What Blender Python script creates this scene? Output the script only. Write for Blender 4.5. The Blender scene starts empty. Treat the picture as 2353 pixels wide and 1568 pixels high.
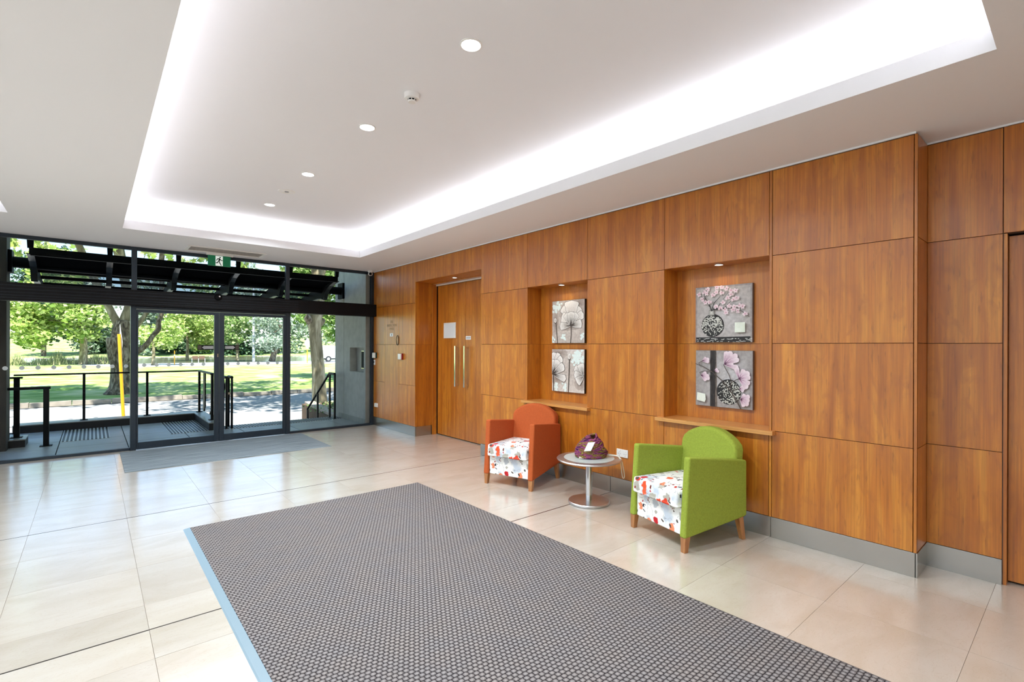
import bpy, bmesh, math, random
import numpy as np
from mathutils import Vector, Matrix

S = bpy.context.scene
COL = S.collection
R = math.radians
H = 1.4                      # eye height
W, D, C = 3.82, 8.31, 2.72   # timber wall plane x, glass plane y, ceiling height

# ------------------------------------------------------------------ camera
YAW, ROLL, FPX, SHY = R(40.43), R(0.2), 1131.93, 13.28
fwd = Vector((math.sin(YAW), math.cos(YAW), 0))
rt0 = Vector((math.cos(YAW), -math.sin(YAW), 0)); up0 = Vector((0, 0, 1))
rt = rt0*math.cos(ROLL)+up0*math.sin(ROLL); up = -rt0*math.sin(ROLL)+up0*math.cos(ROLL)
cd = bpy.data.cameras.new('camera'); cam = bpy.data.objects.new('camera', cd); COL.objects.link(cam)
m3 = Matrix((rt, up, -fwd)).transposed()
cam.matrix_world = Matrix.Translation((0, 0, H)) @ m3.to_4x4()
cd.sensor_width = 36; cd.lens = FPX/2353*36; cd.shift_y = SHY/2353; cd.clip_end = 1000; cd.clip_start = 0.02
S.camera = cam

def at(px, py, axis, val):
    """the place on the plane axis=val that is seen at a pixel of the photograph"""
    d = fwd + rt*((px-1176.5)/FPX) - up*((py-784-SHY)/FPX)
    o = Vector((0, 0, H)); t = (val-o[axis])/d[axis]
    return o + d*t

# ------------------------------------------------------------------ world, sun, exposure
S.view_settings.view_transform = 'Standard'; S.view_settings.look = 'None'
S.view_settings.exposure = 0.98; S.view_settings.gamma = 1; S.view_settings.use_curve_mapping = False
cy = S.cycles
cy.use_denoising = True; cy.use_adaptive_sampling = False; cy.denoising_prefilter = 'ACCURATE'
cy.max_bounces = 8; cy.diffuse_bounces = 4; cy.glossy_bounces = 4; cy.transmission_bounces = 6; cy.transparent_max_bounces = 12
cy.sample_clamp_indirect = 6; cy.caustics_reflective = False; cy.caustics_refractive = False
wd = bpy.data.worlds.new('sky'); S.world = wd; wd.use_nodes = True
nt = wd.node_tree; nt.nodes.clear()
sky = nt.nodes.new('ShaderNodeTexSky'); sky.sky_type = 'NISHITA'; sky.sun_disc = False
sky.sun_elevation = R(58); sky.sun_rotation = R(195); sky.air_density = 1.0; sky.dust_density = 0.0; sky.ozone_density = 3.0
bg = nt.nodes.new('ShaderNodeBackground'); bg.inputs[1].default_value = 0.165
wo = nt.nodes.new('ShaderNodeOutputWorld')
nt.links.new(sky.outputs[0], bg.inputs[0]); nt.links.new(bg.outputs[0], wo.inputs[0])
sl = bpy.data.lights.new('sun', 'SUN'); sl.energy = 7.2; sl.angle = R(0.6); sl.color = (1, .955, .88)
sun = bpy.data.objects.new('sun', sl); COL.objects.link(sun)
sun.rotation_euler = Vector((0.16, 0.50, -0.85)).to_track_quat('-Z', 'Y').to_euler()

def area(name, loc, sx, sy, power, color=(1, 1, 1), direction=(0, 0, -1), shape='RECTANGLE', spread=180):
    l = bpy.data.lights.new(name, 'AREA'); l.shape = shape; l.size = sx
    if shape in ('RECTANGLE', 'ELLIPSE'): l.size_y = sy
    l.energy = power; l.color = color; l.spread = R(spread)
    o = bpy.data.objects.new(name, l); COL.objects.link(o); o.location = loc
    o.rotation_euler = Vector(direction).to_track_quat('-Z', 'Y').to_euler()
    return o
LED = (.84, .93, 1.0)
# LED strips lying on the shelf of the lit ceiling tray, shining up past its lip
TX0, TX1, TY0, TY1 = .255, 3.03, .27, 7.06
COVE = 1.15
for n, (cx_, cy_, lx, ly) in enumerate((((TX0+TX1)/2, TY1+.10, TX1-TX0+.2, .05), ((TX0+TX1)/2, TY0-.10, TX1-TX0+.2, .05),
                        (TX1+.10, (TY0+TY1)/2, .05, TY1-TY0), (TX0-.10, (TY0+TY1)/2, .05, TY1-TY0))):
    area('cove_strip_light', (cx_, cy_, C+.125), lx, ly, COVE*max(lx, ly), (.97, .965, 1.0), (0, 0, 1))
for n, (cx_, cy_, lx, ly) in enumerate(((-2.03, TY1+.03, 2.9, .05), (-.55, 3.65, .05, 6.7), (-3.50, 3.65, .05, 6.7), (-2.03, TY0-.10, 2.9, .05))):
    area('cove_strip_light', (cx_, cy_, C+.125), lx, ly, COVE*max(lx, ly), (.97, .965, 1.0), (0, 0, 1))

# ------------------------------------------------------------------ materials
MATS = {}
def nodes(name):
    m = bpy.data.materials.new(name); m.use_nodes = True; n = m.node_tree; b = n.nodes['Principled BSDF']
    MATS[name] = m
    return m, n, b
def mat(name, c, rough=.5, metal=0, spec=.5, emit=0, bump=0, bscale=200, coat=0, vary=0, vscale=3):
    m, n, b = nodes(name)
    b.inputs['Base Color'].default_value = (*c, 1); b.inputs['Roughness'].default_value = rough
    b.inputs['Metallic'].default_value = metal; b.inputs['Specular IOR Level'].default_value = spec
    b.inputs['Coat Weight'].default_value = coat
    if emit:
        b.inputs['Emission Color'].default_value = (*c, 1); b.inputs['Emission Strength'].default_value = emit
    if bump:
        nz = n.nodes.new('ShaderNodeTexNoise'); nz.inputs['Scale'].default_value = bscale; nz.inputs['Detail'].default_value = 3
        tc = n.nodes.new('ShaderNodeTexCoord'); n.links.new(tc.outputs['Object'], nz.inputs['Vector'])
        bp = n.nodes.new('ShaderNodeBump'); bp.inputs['Strength'].default_value = bump; bp.inputs['Distance'].default_value = .002
        n.links.new(nz.outputs['Fac'], bp.inputs['Height']); n.links.new(bp.outputs[0], b.inputs['Normal'])
    if vary:
        nz = n.nodes.new('ShaderNodeTexNoise'); nz.inputs['Scale'].default_value = vscale; nz.inputs['Detail'].default_value = 6
        g = n.nodes.new('ShaderNodeNewGeometry'); n.links.new(g.outputs['Position'], nz.inputs['Vector'])
        cr = n.nodes.new('ShaderNodeValToRGB')
        cr.color_ramp.elements[0].position = .3; cr.color_ramp.elements[1].position = .7
        cr.color_ramp.elements[0].color = (*[x*(1-vary) for x in c], 1); cr.color_ramp.elements[1].color = (*[min(1, x*(1+vary)) for x in c], 1)
        n.links.new(nz.outputs['Fac'], cr.inputs[0]); n.links.new(cr.outputs[0], b.inputs['Base Color'])
    return m
def sc(r, g, b):
    f = lambda v: (v/255/12.92) if v/255 <= .04045 else ((v/255+.055)/1.055)**2.4
    return (f(r), f(g), f(b))
def N(n, t, **k):
    x = n.nodes.new(t)
    for a, v in k.items():
        if a == 'op': x.operation = v
        elif a.startswith('i'): x.inputs[int(a[1:])].default_value = v
        else: setattr(x, a, v)
    return x
def ramp(n, src, stops):
    cr = n.nodes.new('ShaderNodeValToRGB'); e = cr.color_ramp.elements
    while len(e) < len(stops): e.new(.5)
    for i, (p, c) in enumerate(stops): e[i].position = p; e[i].color = (*c, 1)
    n.links.new(src, cr.inputs[0]); return cr.outputs[0]
def mixc(n, fac, a, b, blend='MIX'):
    x = n.nodes.new('ShaderNodeMix'); x.data_type = 'RGBA'; x.blend_type = blend
    for i, v in ((0, fac), (6, a), (7, b)):
        if isinstance(v, bpy.types.NodeSocket): n.links.new(v, x.inputs[i])
        else: x.inputs[i].default_value = v if i == 0 else (*v, 1)
    return x.outputs[2]

def wood(name, dark, mid, light, rough=.3, jitter=True, sw=None, red=(.30, .085, .018), coat=.25):
    m, n, b = nodes(name)
    g = N(n, 'ShaderNodeNewGeometry'); oi = N(n, 'ShaderNodeObjectInfo')
    off = N(n, 'ShaderNodeVectorMath', op='SCALE'); off.inputs[0].default_value = (31, 17, 23)
    n.links.new(oi.outputs['Random'], off.inputs['Scale'])
    add = N(n, 'ShaderNodeVectorMath', op='ADD'); n.links.new(g.outputs['Position'], add.inputs[0])
    if jitter: n.links.new(off.outputs[0], add.inputs[1])
    def nz(scale, sc_, det, dist=0):
        if sw: scale = (scale[0], scale[2], scale[0])
        mp = N(n, 'ShaderNodeMapping'); mp.inputs['Scale'].default_value = scale
        n.links.new(add.outputs[0], mp.inputs['Vector'])
        t = N(n, 'ShaderNodeTexNoise'); t.inputs['Scale'].default_value = sc_; t.inputs['Detail'].default_value = det
        t.inputs['Distortion'].default_value = dist
        n.links.new(mp.outputs[0], t.inputs['Vector']); return t.outputs['Fac']
    broad = nz((9, 9, .6), 1.6, 5, .6)
    fine = nz((110, 110, 2.2), 1.0, 3)
    mott = nz((5, 5, 2.2), 2.0, 6, 1.2)
    fleck = nz((60, 60, 9), 1.0, 2)
    c1 = ramp(n, broad, [(.28, dark), (.5, mid), (.72, light)])
    c2 = ramp(n, fine, [(.3, (.72, .68, .64)), (.62, (1.08, 1.08, 1.08))])
    c = mixc(n, .75, c1, c2, 'MULTIPLY')
    mf = ramp(n, mott, [(.48, (0, 0, 0)), (.72, (.7, .7, .7))])
    c = mixc(n, mf, c, red)
    ff = ramp(n, fleck, [(.62, (0, 0, 0)), (.72, (.35, .35, .35))])
    c = mixc(n, ff, c, [x*.45 for x in dark])
    n.links.new(c, b.inputs['Base Color'])
    b.inputs['Roughness'].default_value = rough; b.inputs['Specular IOR Level'].default_value = .15; b.inputs['Coat Weight'].default_value = .9; b.inputs['Coat IOR'].default_value = 1.62; b.inputs['Coat Roughness'].default_value = .38
    bp = N(n, 'ShaderNodeBump'); bp.inputs['Strength'].default_value = .06; bp.inputs['Distance'].default_value = .001
    n.links.new(fine, bp.inputs['Height']); n.links.new(bp.outputs[0], b.inputs['Normal'])
    return m
wood('veneer', sc(166, 90, 16), sc(190, 112, 26), sc(208, 136, 42), red=(.37, .105, .010))
wood('oak_edge', sc(202, 138, 68), sc(214, 152, 80), sc(222, 164, 92), red=sc(205, 140, 74), sw=True)
wood('leg_wood', sc(140, 85, 38), sc(172, 112, 58), sc(196, 138, 80), rough=.35, red=sc(150, 85, 40))
mat('paint_white', sc(242, 242, 245), .75)
mat('tray_paint', sc(236, 235, 234), .75)
mat('wall_paint', sc(225, 215, 200), .8)
mat('steel', (.44, .405, .355), .27, .95, bump=.15, bscale=300)
mat('chrome', (.78, .78, .78), .12, 1)
mat('satin_metal', (.60, .57, .56), .33, .95)
mat('frame_dark', sc(46, 56, 66), .35, .4)
mat('frame_black', (.004, .004, .005), .5, 0, .2)
mat('canopy_steel', (.002, .002, .0025), .6, 0, .12)
mat('black', (.003, .003, .004), .6, 0, .15)
mat('matt_black', (.012, .012, .013), 1.0, 0, 0.0)
mat('flange_grey', (.03, .03, .032), .35, .3)
mat('joint_dark', sc(90, 70, 60), .6)
mat('joint_metal', (.22, .19, .17), .25, .9)
mat('grout', sc(150, 135, 118), .8)
mat('white_plastic', sc(238, 236, 232), .35)
mat('white_card', sc(240, 242, 245), .6)
mat('grey_print', sc(150, 150, 150), .6)
mat('red_plastic', sc(140, 18, 28), .3)
mat('green_plastic', sc(10, 60, 50), .3)
mat('bronze_lens', sc(150, 140, 125), .2, .5)
mat('lamp_lens', (1, .98, .95), .5, emit=9)
mat('lamp_warm', (1, .93, .82), .5, emit=2.5)
mat('sign_green', sc(0, 110, 70), .4, emit=.10)
mat('sign_white', sc(235, 245, 240), .4, emit=.25)
mat('orange_fabric', sc(186, 90, 46), .85, spec=.2, bump=.5, bscale=500, vary=.06, vscale=60)
mat('green_fabric', sc(148, 162, 62), .9, spec=.2, bump=.6, bscale=420, vary=.10, vscale=90)
mat('rubber', sc(64, 62, 70), .35)
mat('rubber_sheen', sc(138, 158, 168), .25)  # mat rubber lightened on the left edge to carry the sky's reflection
mat('concrete', sc(192, 190, 184), .8, vary=.10, vscale=9, bump=.3, bscale=60)
mat('concrete_light', sc(170, 168, 160), .8, vary=.12, vscale=7)
mat('concrete_dark', sc(66, 60, 55), .75, vary=.12, vscale=6)
mat('terrace_tile', sc(182, 186, 190), .4, vary=.08, vscale=4)
mat('tile_gap', sc(40, 42, 46), .8)
mat('tactile_black', sc(22, 22, 26), .45)
mat('kerb_face', sc(34, 31, 30), .6, vary=.2, vscale=8)
mat('kerb_top_sheen', sc(165, 165, 160), .35, vary=.12, vscale=14)  # pale tone puts the reflected sky into the top's colour
mat('asphalt', sc(158, 158, 160), .85, vary=.12, vscale=6)
mat('line_paint', sc(215, 215, 210), .7)
mat('road_kerb', sc(150, 140, 128), .8, vary=.15, vscale=5)
mat('path', sc(196, 200, 204), .8)
mat('soil', sc(96, 74, 55), .9, vary=.2, vscale=8)
mat('sandstone', sc(178, 160, 146), .8, vary=.12, vscale=12)
mat('yellow_paint', sc(236, 168, 36), .45)
mat('sign_face', sc(225, 228, 230), .35)
mat('galvanised', sc(200, 205, 215), .45, .2)
mat('van_white', sc(238, 240, 242), .3)
mat('tyre', (.02, .02, .022), .7)
mat('car_glass', sc(60, 70, 78), .1)
mat('bench_wood', sc(96, 70, 56), .7)
mat('tag_blue', sc(30, 34, 90), .5)
mat('brown_film', sc(66, 56, 46), .5)
mat('grey_film', sc(150, 150, 150), .6)
mat('frost', sc(190, 200, 196), .25)
mat('cord', sc(232, 226, 208), .8)
mat('water', sc(96, 98, 80), .15, vary=.12, vscale=.6)

def tile_mat():
    m, n, b = nodes('limestone')
    g = N(n, 'ShaderNodeNewGeometry'); oi = N(n, 'ShaderNodeObjectInfo')
    off = N(n, 'ShaderNodeVectorMath', op='SCALE'); off.inputs[0].default_value = (13, 29, 7)
    n.links.new(oi.outputs['Random'], off.inputs['Scale'])
    add = N(n, 'ShaderNodeVectorMath', op='ADD'); n.links.new(g.outputs['Position'], add.inputs[0]); n.links.new(off.outputs[0], add.inputs[1])
    mp = N(n, 'ShaderNodeMapping'); mp.inputs['Scale'].default_value = (1, 2.4, 1); mp.inputs['Rotation'].default_value = (0, 0, .4)
    n.links.new(add.outputs[0], mp.inputs['Vector'])
    t = N(n, 'ShaderNodeTexNoise'); t.inputs['Scale'].default_value = 2.6; t.inputs['Detail'].default_value = 8; t.inputs['Distortion'].default_value = .8
    n.links.new(mp.outputs[0], t.inputs['Vector'])
    c = ramp(n, t.outputs['Fac'], [(.3, sc(199, 187, 170)), (.55, sc(208, 198, 184)), (.75, sc(213, 205, 193))])
    v = N(n, 'ShaderNodeTexNoise'); v.inputs['Scale'].default_value = 9; v.inputs['Detail'].default_value = 10; v.inputs['Distortion'].default_value = 2.5
    n.links.new(mp.outputs[0], v.inputs['Vector'])
    vf = ramp(n, v.outputs['Fac'], [(.485, (0, 0, 0)), (.5, (.30, .30, .30)), (.515, (0, 0, 0))])
    c = mixc(n, vf, c, sc(176, 148, 118))
    # a tile-to-tile tone of its own
    tn = N(n, 'ShaderNodeMapRange'); tn.inputs[3].default_value = .95; tn.inputs[4].default_value = 1.04
    n.links.new(oi.outputs['Random'], tn.inputs[0])
    sm = N(n, 'ShaderNodeVectorMath', op='SCALE'); n.links.new(c, sm.inputs[0]); n.links.new(tn.outputs[0], sm.inputs['Scale'])
    n.links.new(sm.outputs[0], b.inputs['Base Color'])
    b.inputs['Roughness'].default_value = .35; b.inputs['Specular IOR Level'].default_value = .3; b.inputs['Coat Weight'].default_value = 1; b.inputs['Coat IOR'].default_value = 2.6; b.inputs['Coat Roughness'].default_value = .17
    bn = N(n, 'ShaderNodeTexNoise'); bn.inputs['Scale'].default_value = 5; bn.inputs['Detail'].default_value = 2
    n.links.new(g.outputs['Position'], bn.inputs['Vector'])
    bp = N(n, 'ShaderNodeBump'); bp.inputs['Strength'].default_value = .05; bp.inputs['Distance'].default_value = .004
    n.links.new(bn.outputs['Fac'], bp.inputs['Height']); n.links.new(bp.outputs[0], b.inputs['Normal'])
tile_mat()

def rug_mat():
    m, n, b = nodes('rug_weave')
    g = N(n, 'ShaderNodeNewGeometry'); sp = N(n, 'ShaderNodeSeparateXYZ'); n.links.new(g.outputs['Position'], sp.inputs[0])
    def M(op, a, b_=None):
        x = N(n, 'ShaderNodeMath', op=op)
        for i, v in enumerate((a, b_)):
            if v is None: continue
            if isinstance(v, bpy.types.NodeSocket): n.links.new(v, x.inputs[i])
            else: x.inputs[i].default_value = v
        return x.outputs[0]
    PX, PY = .026, .023
    vy = M('DIVIDE', sp.outputs[1], PY); row = M('FLOOR', vy); par = M('MULTIPLY', M('MODULO', row, 2.0), .5)
    ux = M('ADD', M('DIVIDE', sp.outputs[0], PX), par)
    sx = M('ABSOLUTE', M('SINE', M('MULTIPLY', ux, math.pi))); sy = M('ABSOLUTE', M('SINE', M('MULTIPLY', vy, math.pi)))
    h = M('POWER', M('MULTIPLY', sx, sy), .6)
    nz = N(n, 'ShaderNodeTexNoise'); nz.inputs['Scale'].default_value = 330; nz.inputs['Detail'].default_value = 2
    n.links.new(g.outputs['Position'], nz.inputs['Vector'])
    big = N(n, 'ShaderNodeTexNoise'); big.inputs['Scale'].default_value = 6; n.links.new(g.outputs['Position'], big.inputs['Vector'])
    k = M('ADD', M('MULTIPLY', h, .85), M('MULTIPLY', M('SUBTRACT', nz.outputs['Fac'], .5), .9))
    c = ramp(n, k, [(.14, sc(56, 50, 52)), (.42, sc(132, 126, 124)), (.95, sc(184, 178, 174))])
    c = mixc(n, .25, c, ramp(n, big.outputs['Fac'], [(.35, sc(80, 84, 100)), (.65, sc(120, 104, 90))]), 'OVERLAY')
    n.links.new(c, b.inputs['Base Color']); b.inputs['Roughness'].default_value = .95; b.inputs['Specular IOR Level'].default_value = .15
    bp = N(n, 'ShaderNodeBump'); bp.inputs['Strength'].default_value = .9; bp.inputs['Distance'].default_value = .005
    n.links.new(k, bp.inputs['Height']); n.links.new(bp.outputs[0], b.inputs['Normal'])
rug_mat()
def doormat():
    m, n, b = nodes('mat_pile')
    g = N(n, 'ShaderNodeNewGeometry'); mp = N(n, 'ShaderNodeMapping'); mp.inputs['Scale'].default_value = (1.2, 60, 1)
    n.links.new(g.outputs['Position'], mp.inputs[0])
    t = N(n, 'ShaderNodeTexNoise'); t.inputs['Scale'].default_value = 2; t.inputs['Detail'].default_value = 5; n.links.new(mp.outputs[0], t.inputs['Vector'])
    n.links.new(ramp(n, t.outputs['Fac'], [(.36, sc(86, 98, 106)), (.64, sc(160, 170, 174))]), b.inputs['Base Color'])
    b.inputs['Roughness'].default_value = .8
doormat()
def glass():
    m, n, b = nodes('glass'); n.nodes.remove(b)
    tr = N(n, 'ShaderNodeBsdfTransparent'); tr.inputs[0].default_value = (.955, .975, .97, 1)
    gl = N(n, 'ShaderNodeBsdfGlossy'); gl.inputs['Roughness'].default_value = .01
    fr = N(n, 'ShaderNodeFresnel'); fr.inputs[0].default_value = 1.45
    sb = N(n, 'ShaderNodeMath', op='SUBTRACT'); sb.use_clamp = True; sb.inputs[1].default_value = .055; n.links.new(fr.outputs[0], sb.inputs[0])   # head-on reflection cut off, kept only at grazing angles
    mx = N(n, 'ShaderNodeMixShader'); out = n.nodes['Material Output']
    n.links.new(sb.outputs[0], mx.inputs[0]); n.links.new(tr.outputs[0], mx.inputs[1]); n.links.new(gl.outputs[0], mx.inputs[2])
    n.links.new(mx.outputs[0], out.inputs[0])
    m2, n, b = nodes('polycarbonate'); n.nodes.remove(b)
    tr = N(n, 'ShaderNodeBsdfTransparent'); tr.inputs[0].default_value = (.55, .58, .62, 1)
    tl = N(n, 'ShaderNodeBsdfTranslucent'); tl.inputs[0].default_value = (.10, .11, .13, 1)
    gl = N(n, 'ShaderNodeBsdfGlossy'); gl.inputs['Roughness'].default_value = .15; gl.inputs[0].default_value = (.3, .3, .32, 1)
    a = N(n, 'ShaderNodeMixShader'); a.inputs[0].default_value = .45; a2 = N(n, 'ShaderNodeMixShader'); a2.inputs[0].default_value = .15
    n.links.new(tr.outputs[0], a.inputs[1]); n.links.new(tl.outputs[0], a.inputs[2]); n.links.new(a.outputs[0], a2.inputs[1]); n.links.new(gl.outputs[0], a2.inputs[2])
    n.links.new(a2.outputs[0], n.nodes['Material Output'].inputs[0])
glass()
def film():
    m, n, b = nodes('dot_film'); b.inputs['Base Color'].default_value = (.75, .78, .78, 1)
    tl = N(n, 'ShaderNodeBsdfTranslucent'); tl.inputs[0].default_value = (.62, .66, .66, 1)
    mx = N(n, 'ShaderNodeMixShader'); mx.inputs[0].default_value = .5
    n.links.new(b.outputs[0], mx.inputs[1]); n.links.new(tl.outputs[0], mx.inputs[2]); n.links.new(mx.outputs[0], n.nodes['Material Output'].inputs[0])
film()
def floral():
    m, n, b = nodes('floral')
    tc = N(n, 'ShaderNodeTexCoord'); pos = tc.outputs['Object']
    w = N(n, 'ShaderNodeTexNoise'); w.inputs['Scale'].default_value = 22; w.inputs['Detail'].default_value = 5; n.links.new(pos, w.inputs['Vector'])
    ws = N(n, 'ShaderNodeVectorMath', op='SCALE'); n.links.new(w.outputs['Color'], ws.inputs[0]); ws.inputs['Scale'].default_value = .075
    ad = N(n, 'ShaderNodeVectorMath', op='ADD'); n.links.new(pos, ad.inputs[0]); n.links.new(ws.outputs[0], ad.inputs[1])
    wash = N(n, 'ShaderNodeTexNoise'); wash.inputs['Scale'].default_value = 7; wash.inputs['Detail'].default_value = 3; n.links.new(ad.outputs[0], wash.inputs['Vector'])
    c = ramp(n, wash.outputs['Fac'], [(.38, sc(196, 204, 214)), (.5, sc(238, 236, 232)), (.7, sc(242, 240, 236))])
    def blots(scale, thr, colr, off, prob):
        nonlocal c
        o = N(n, 'ShaderNodeVectorMath', op='ADD'); n.links.new(ad.outputs[0], o.inputs[0]); o.inputs[1].default_value = off
        v = N(n, 'ShaderNodeTexVoronoi'); v.inputs['Scale'].default_value = scale; n.links.new(o.outputs[0], v.inputs['Vector'])
        f = ramp(n, v.outputs['Distance'], [(thr-.03, (1, 1, 1)), (thr, (0, 0, 0))])
        s = N(n, 'ShaderNodeSeparateColor'); n.links.new(v.outputs['Color'], s.inputs[0])
        gt = N(n, 'ShaderNodeMath', op='LESS_THAN'); n.links.new(s.outputs[0], gt.inputs[0]); gt.inputs[1].default_value = prob
        mm = N(n, 'ShaderNodeMath', op='MULTIPLY'); n.links.new(f, mm.inputs[0]); n.links.new(gt.outputs[0], mm.inputs[1])
        c2 = ramp(n, s.outputs[1], colr)
        c = mixc(n, mm.outputs[0], c, c2)
    blots(12, .42, [(.2, sc(188, 192, 198)), (.6, sc(176, 170, 158))], (1, 2, 3), .30)
    blots(13, .40, [(.2, sc(196, 38, 44)), (.5, sc(222, 84, 48)), (.8, sc(236, 140, 100))], (4, 1, 7), .30)
    blots(30, .34, [(.2, sc(190, 30, 50)), (.6, sc(120, 60, 50))], (7, 3, 2), .18)
    blots(26, .36, [(.2, sc(44, 46, 58)), (.6, sc(84, 76, 70))], (2, 9, 5), .22)
    tw = N(n, 'ShaderNodeTexNoise'); tw.inputs['Scale'].default_value = 6; tw.inputs['Detail'].default_value = 2; n.links.new(ad.outputs[0], tw.inputs['Vector'])
    c = mixc(n, ramp(n, tw.outputs['Fac'], [(.492, (0, 0, 0)), (.5, (.65, .65, .65)), (.508, (0, 0, 0))]), c, sc(92, 84, 84))
    n.links.new(c, b.inputs['Base Color']); b.inputs['Roughness'].default_value = .85; b.inputs['Specular IOR Level'].default_value = .2
floral()
def knit():
    m, n, b = nodes('knit')
    tc = N(n, 'ShaderNodeTexCoord'); mp = N(n, 'ShaderNodeMapping'); mp.inputs['Scale'].default_value = (9, 9, 42); n.links.new(tc.outputs['Object'], mp.inputs[0])
    t = N(n, 'ShaderNodeTexNoise'); t.inputs['Scale'].default_value = 1.3; t.inputs['Detail'].default_value = 4; t.inputs['Distortion'].default_value = .4; n.links.new(mp.outputs[0], t.inputs['Vector'])
    c = ramp(n, t.outputs['Fac'], [(.30, sc(52, 30, 50)), (.40, sc(104, 52, 96)), (.47, sc(158, 84, 112)), (.53, sc(82, 44, 48)), (.585, sc(160, 150, 60)), (.62, sc(96, 50, 60)), (.70, sc(172, 104, 92))])
    n.links.new(c, b.inputs['Base Color']); b.inputs['Roughness'].default_value = .95; b.inputs['Specular IOR Level'].default_value = .1
    z = N(n, 'ShaderNodeTexNoise'); z.inputs['Scale'].default_value = 160; n.links.new(tc.outputs['Object'], z.inputs['Vector'])
    bp = N(n, 'ShaderNodeBump'); bp.inputs['Strength'].default_value = .8; bp.inputs['Distance'].default_value = .004; n.links.new(z.outputs['Fac'], bp.inputs['Height']); n.links.new(bp.outputs[0], b.inputs['Normal'])
knit()
def foliage_mat(name, a, b2, c3, trans=.35):
    m, n, b = nodes(name)
    g = N(n, 'ShaderNodeNewGeometry')
    c = ramp(n, g.outputs['Random Per Island'], [(.1, a), (.5, b2), (.9, c3)])
    n.links.new(c, b.inputs['Base Color']); b.inputs['Roughness'].default_value = .6; b.inputs['Specular IOR Level'].default_value = .2
    tl = N(n, 'ShaderNodeBsdfTranslucent'); n.links.new(c, tl.inputs[0])
    mx = N(n, 'ShaderNodeMixShader'); mx.inputs[0].default_value = trans
    n.links.new(b.outputs[0], mx.inputs[1]); n.links.new(tl.outputs[0], mx.inputs[2]); n.links.new(mx.outputs[0], n.nodes['Material Output'].inputs[0])
foliage_mat('leaf_bright', sc(112, 142, 62), sc(164, 184, 96), sc(216, 224, 160))
foliage_mat('leaf_mid', sc(88, 122, 62), sc(140, 168, 96), sc(200, 212, 158))
foliage_mat('leaf_grey', sc(104, 124, 102), sc(156, 172, 148), sc(205, 214, 200), .2)
foliage_mat('leaf_dark', sc(40, 62, 48), sc(70, 96, 72), sc(112, 136, 104), .15)
foliage_mat('reed', sc(128, 140, 88), sc(176, 178, 128), sc(212, 200, 160), .2)
def bark(name, a, b2, c3, s=6):
    m, n, b = nodes(name)
    g = N(n, 'ShaderNodeNewGeometry'); mp = N(n, 'ShaderNodeMapping'); mp.inputs['Scale'].default_value = (1, 1, .35); n.links.new(g.outputs['Position'], mp.inputs[0])
    t = N(n, 'ShaderNodeTexNoise'); t.inputs['Scale'].default_value = s; t.inputs['Detail'].default_value = 7; t.inputs['Distortion'].default_value = 1; n.links.new(mp.outputs[0], t.inputs['Vector'])
    n.links.new(ramp(n, t.outputs['Fac'], [(.35, a), (.5, b2), (.65, c3)]), b.inputs['Base Color']); b.inputs['Roughness'].default_value = .85
    bp = N(n, 'ShaderNodeBump'); bp.inputs['Strength'].default_value = .6; bp.inputs['Distance'].default_value = .03; n.links.new(t.outputs['Fac'], bp.inputs['Height']); n.links.new(bp.outputs[0], b.inputs['Normal'])
bark('bark_rough', sc(62, 52, 42), sc(108, 94, 76), sc(160, 148, 130), 9)
bark('bark_smooth', sc(100, 90, 68), sc(132, 121, 94), sc(176, 165, 138), 4)
def grass():
    m, n, b = nodes('lawn')
    g = N(n, 'ShaderNodeNewGeometry'); t = N(n, 'ShaderNodeTexNoise'); t.inputs['Scale'].default_value = .8; t.inputs['Detail'].default_value = 10; n.links.new(g.outputs['Position'], t.inputs['Vector'])
    n.links.new(ramp(n, t.outputs['Fac'], [(.35, sc(120, 154, 76)), (.5, sc(158, 182, 106)), (.65, sc(198, 204, 146))]), b.inputs['Base Color'])
    b.inputs['Roughness'].default_value = .9; b.inputs['Specular IOR Level'].default_value = .1
grass()
def painted():
    m, n, b = nodes('painted'); a = N(n, 'ShaderNodeVertexColor'); a.layer_name = 'Col'
    g = N(n, 'ShaderNodeNewGeometry'); t = N(n, 'ShaderNodeTexNoise'); t.inputs['Scale'].default_value = 38; t.inputs['Detail'].default_value = 6; n.links.new(g.outputs['Position'], t.inputs['Vector'])
    c = mixc(n, .22, a.outputs[0], ramp(n, t.outputs['Fac'], [(.35, (.35, .33, .33)), (.62, (.95, .95, .95))]), 'OVERLAY')
    n.links.new(c, b.inputs['Base Color']); b.inputs['Roughness'].default_value = .5
painted()

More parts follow.
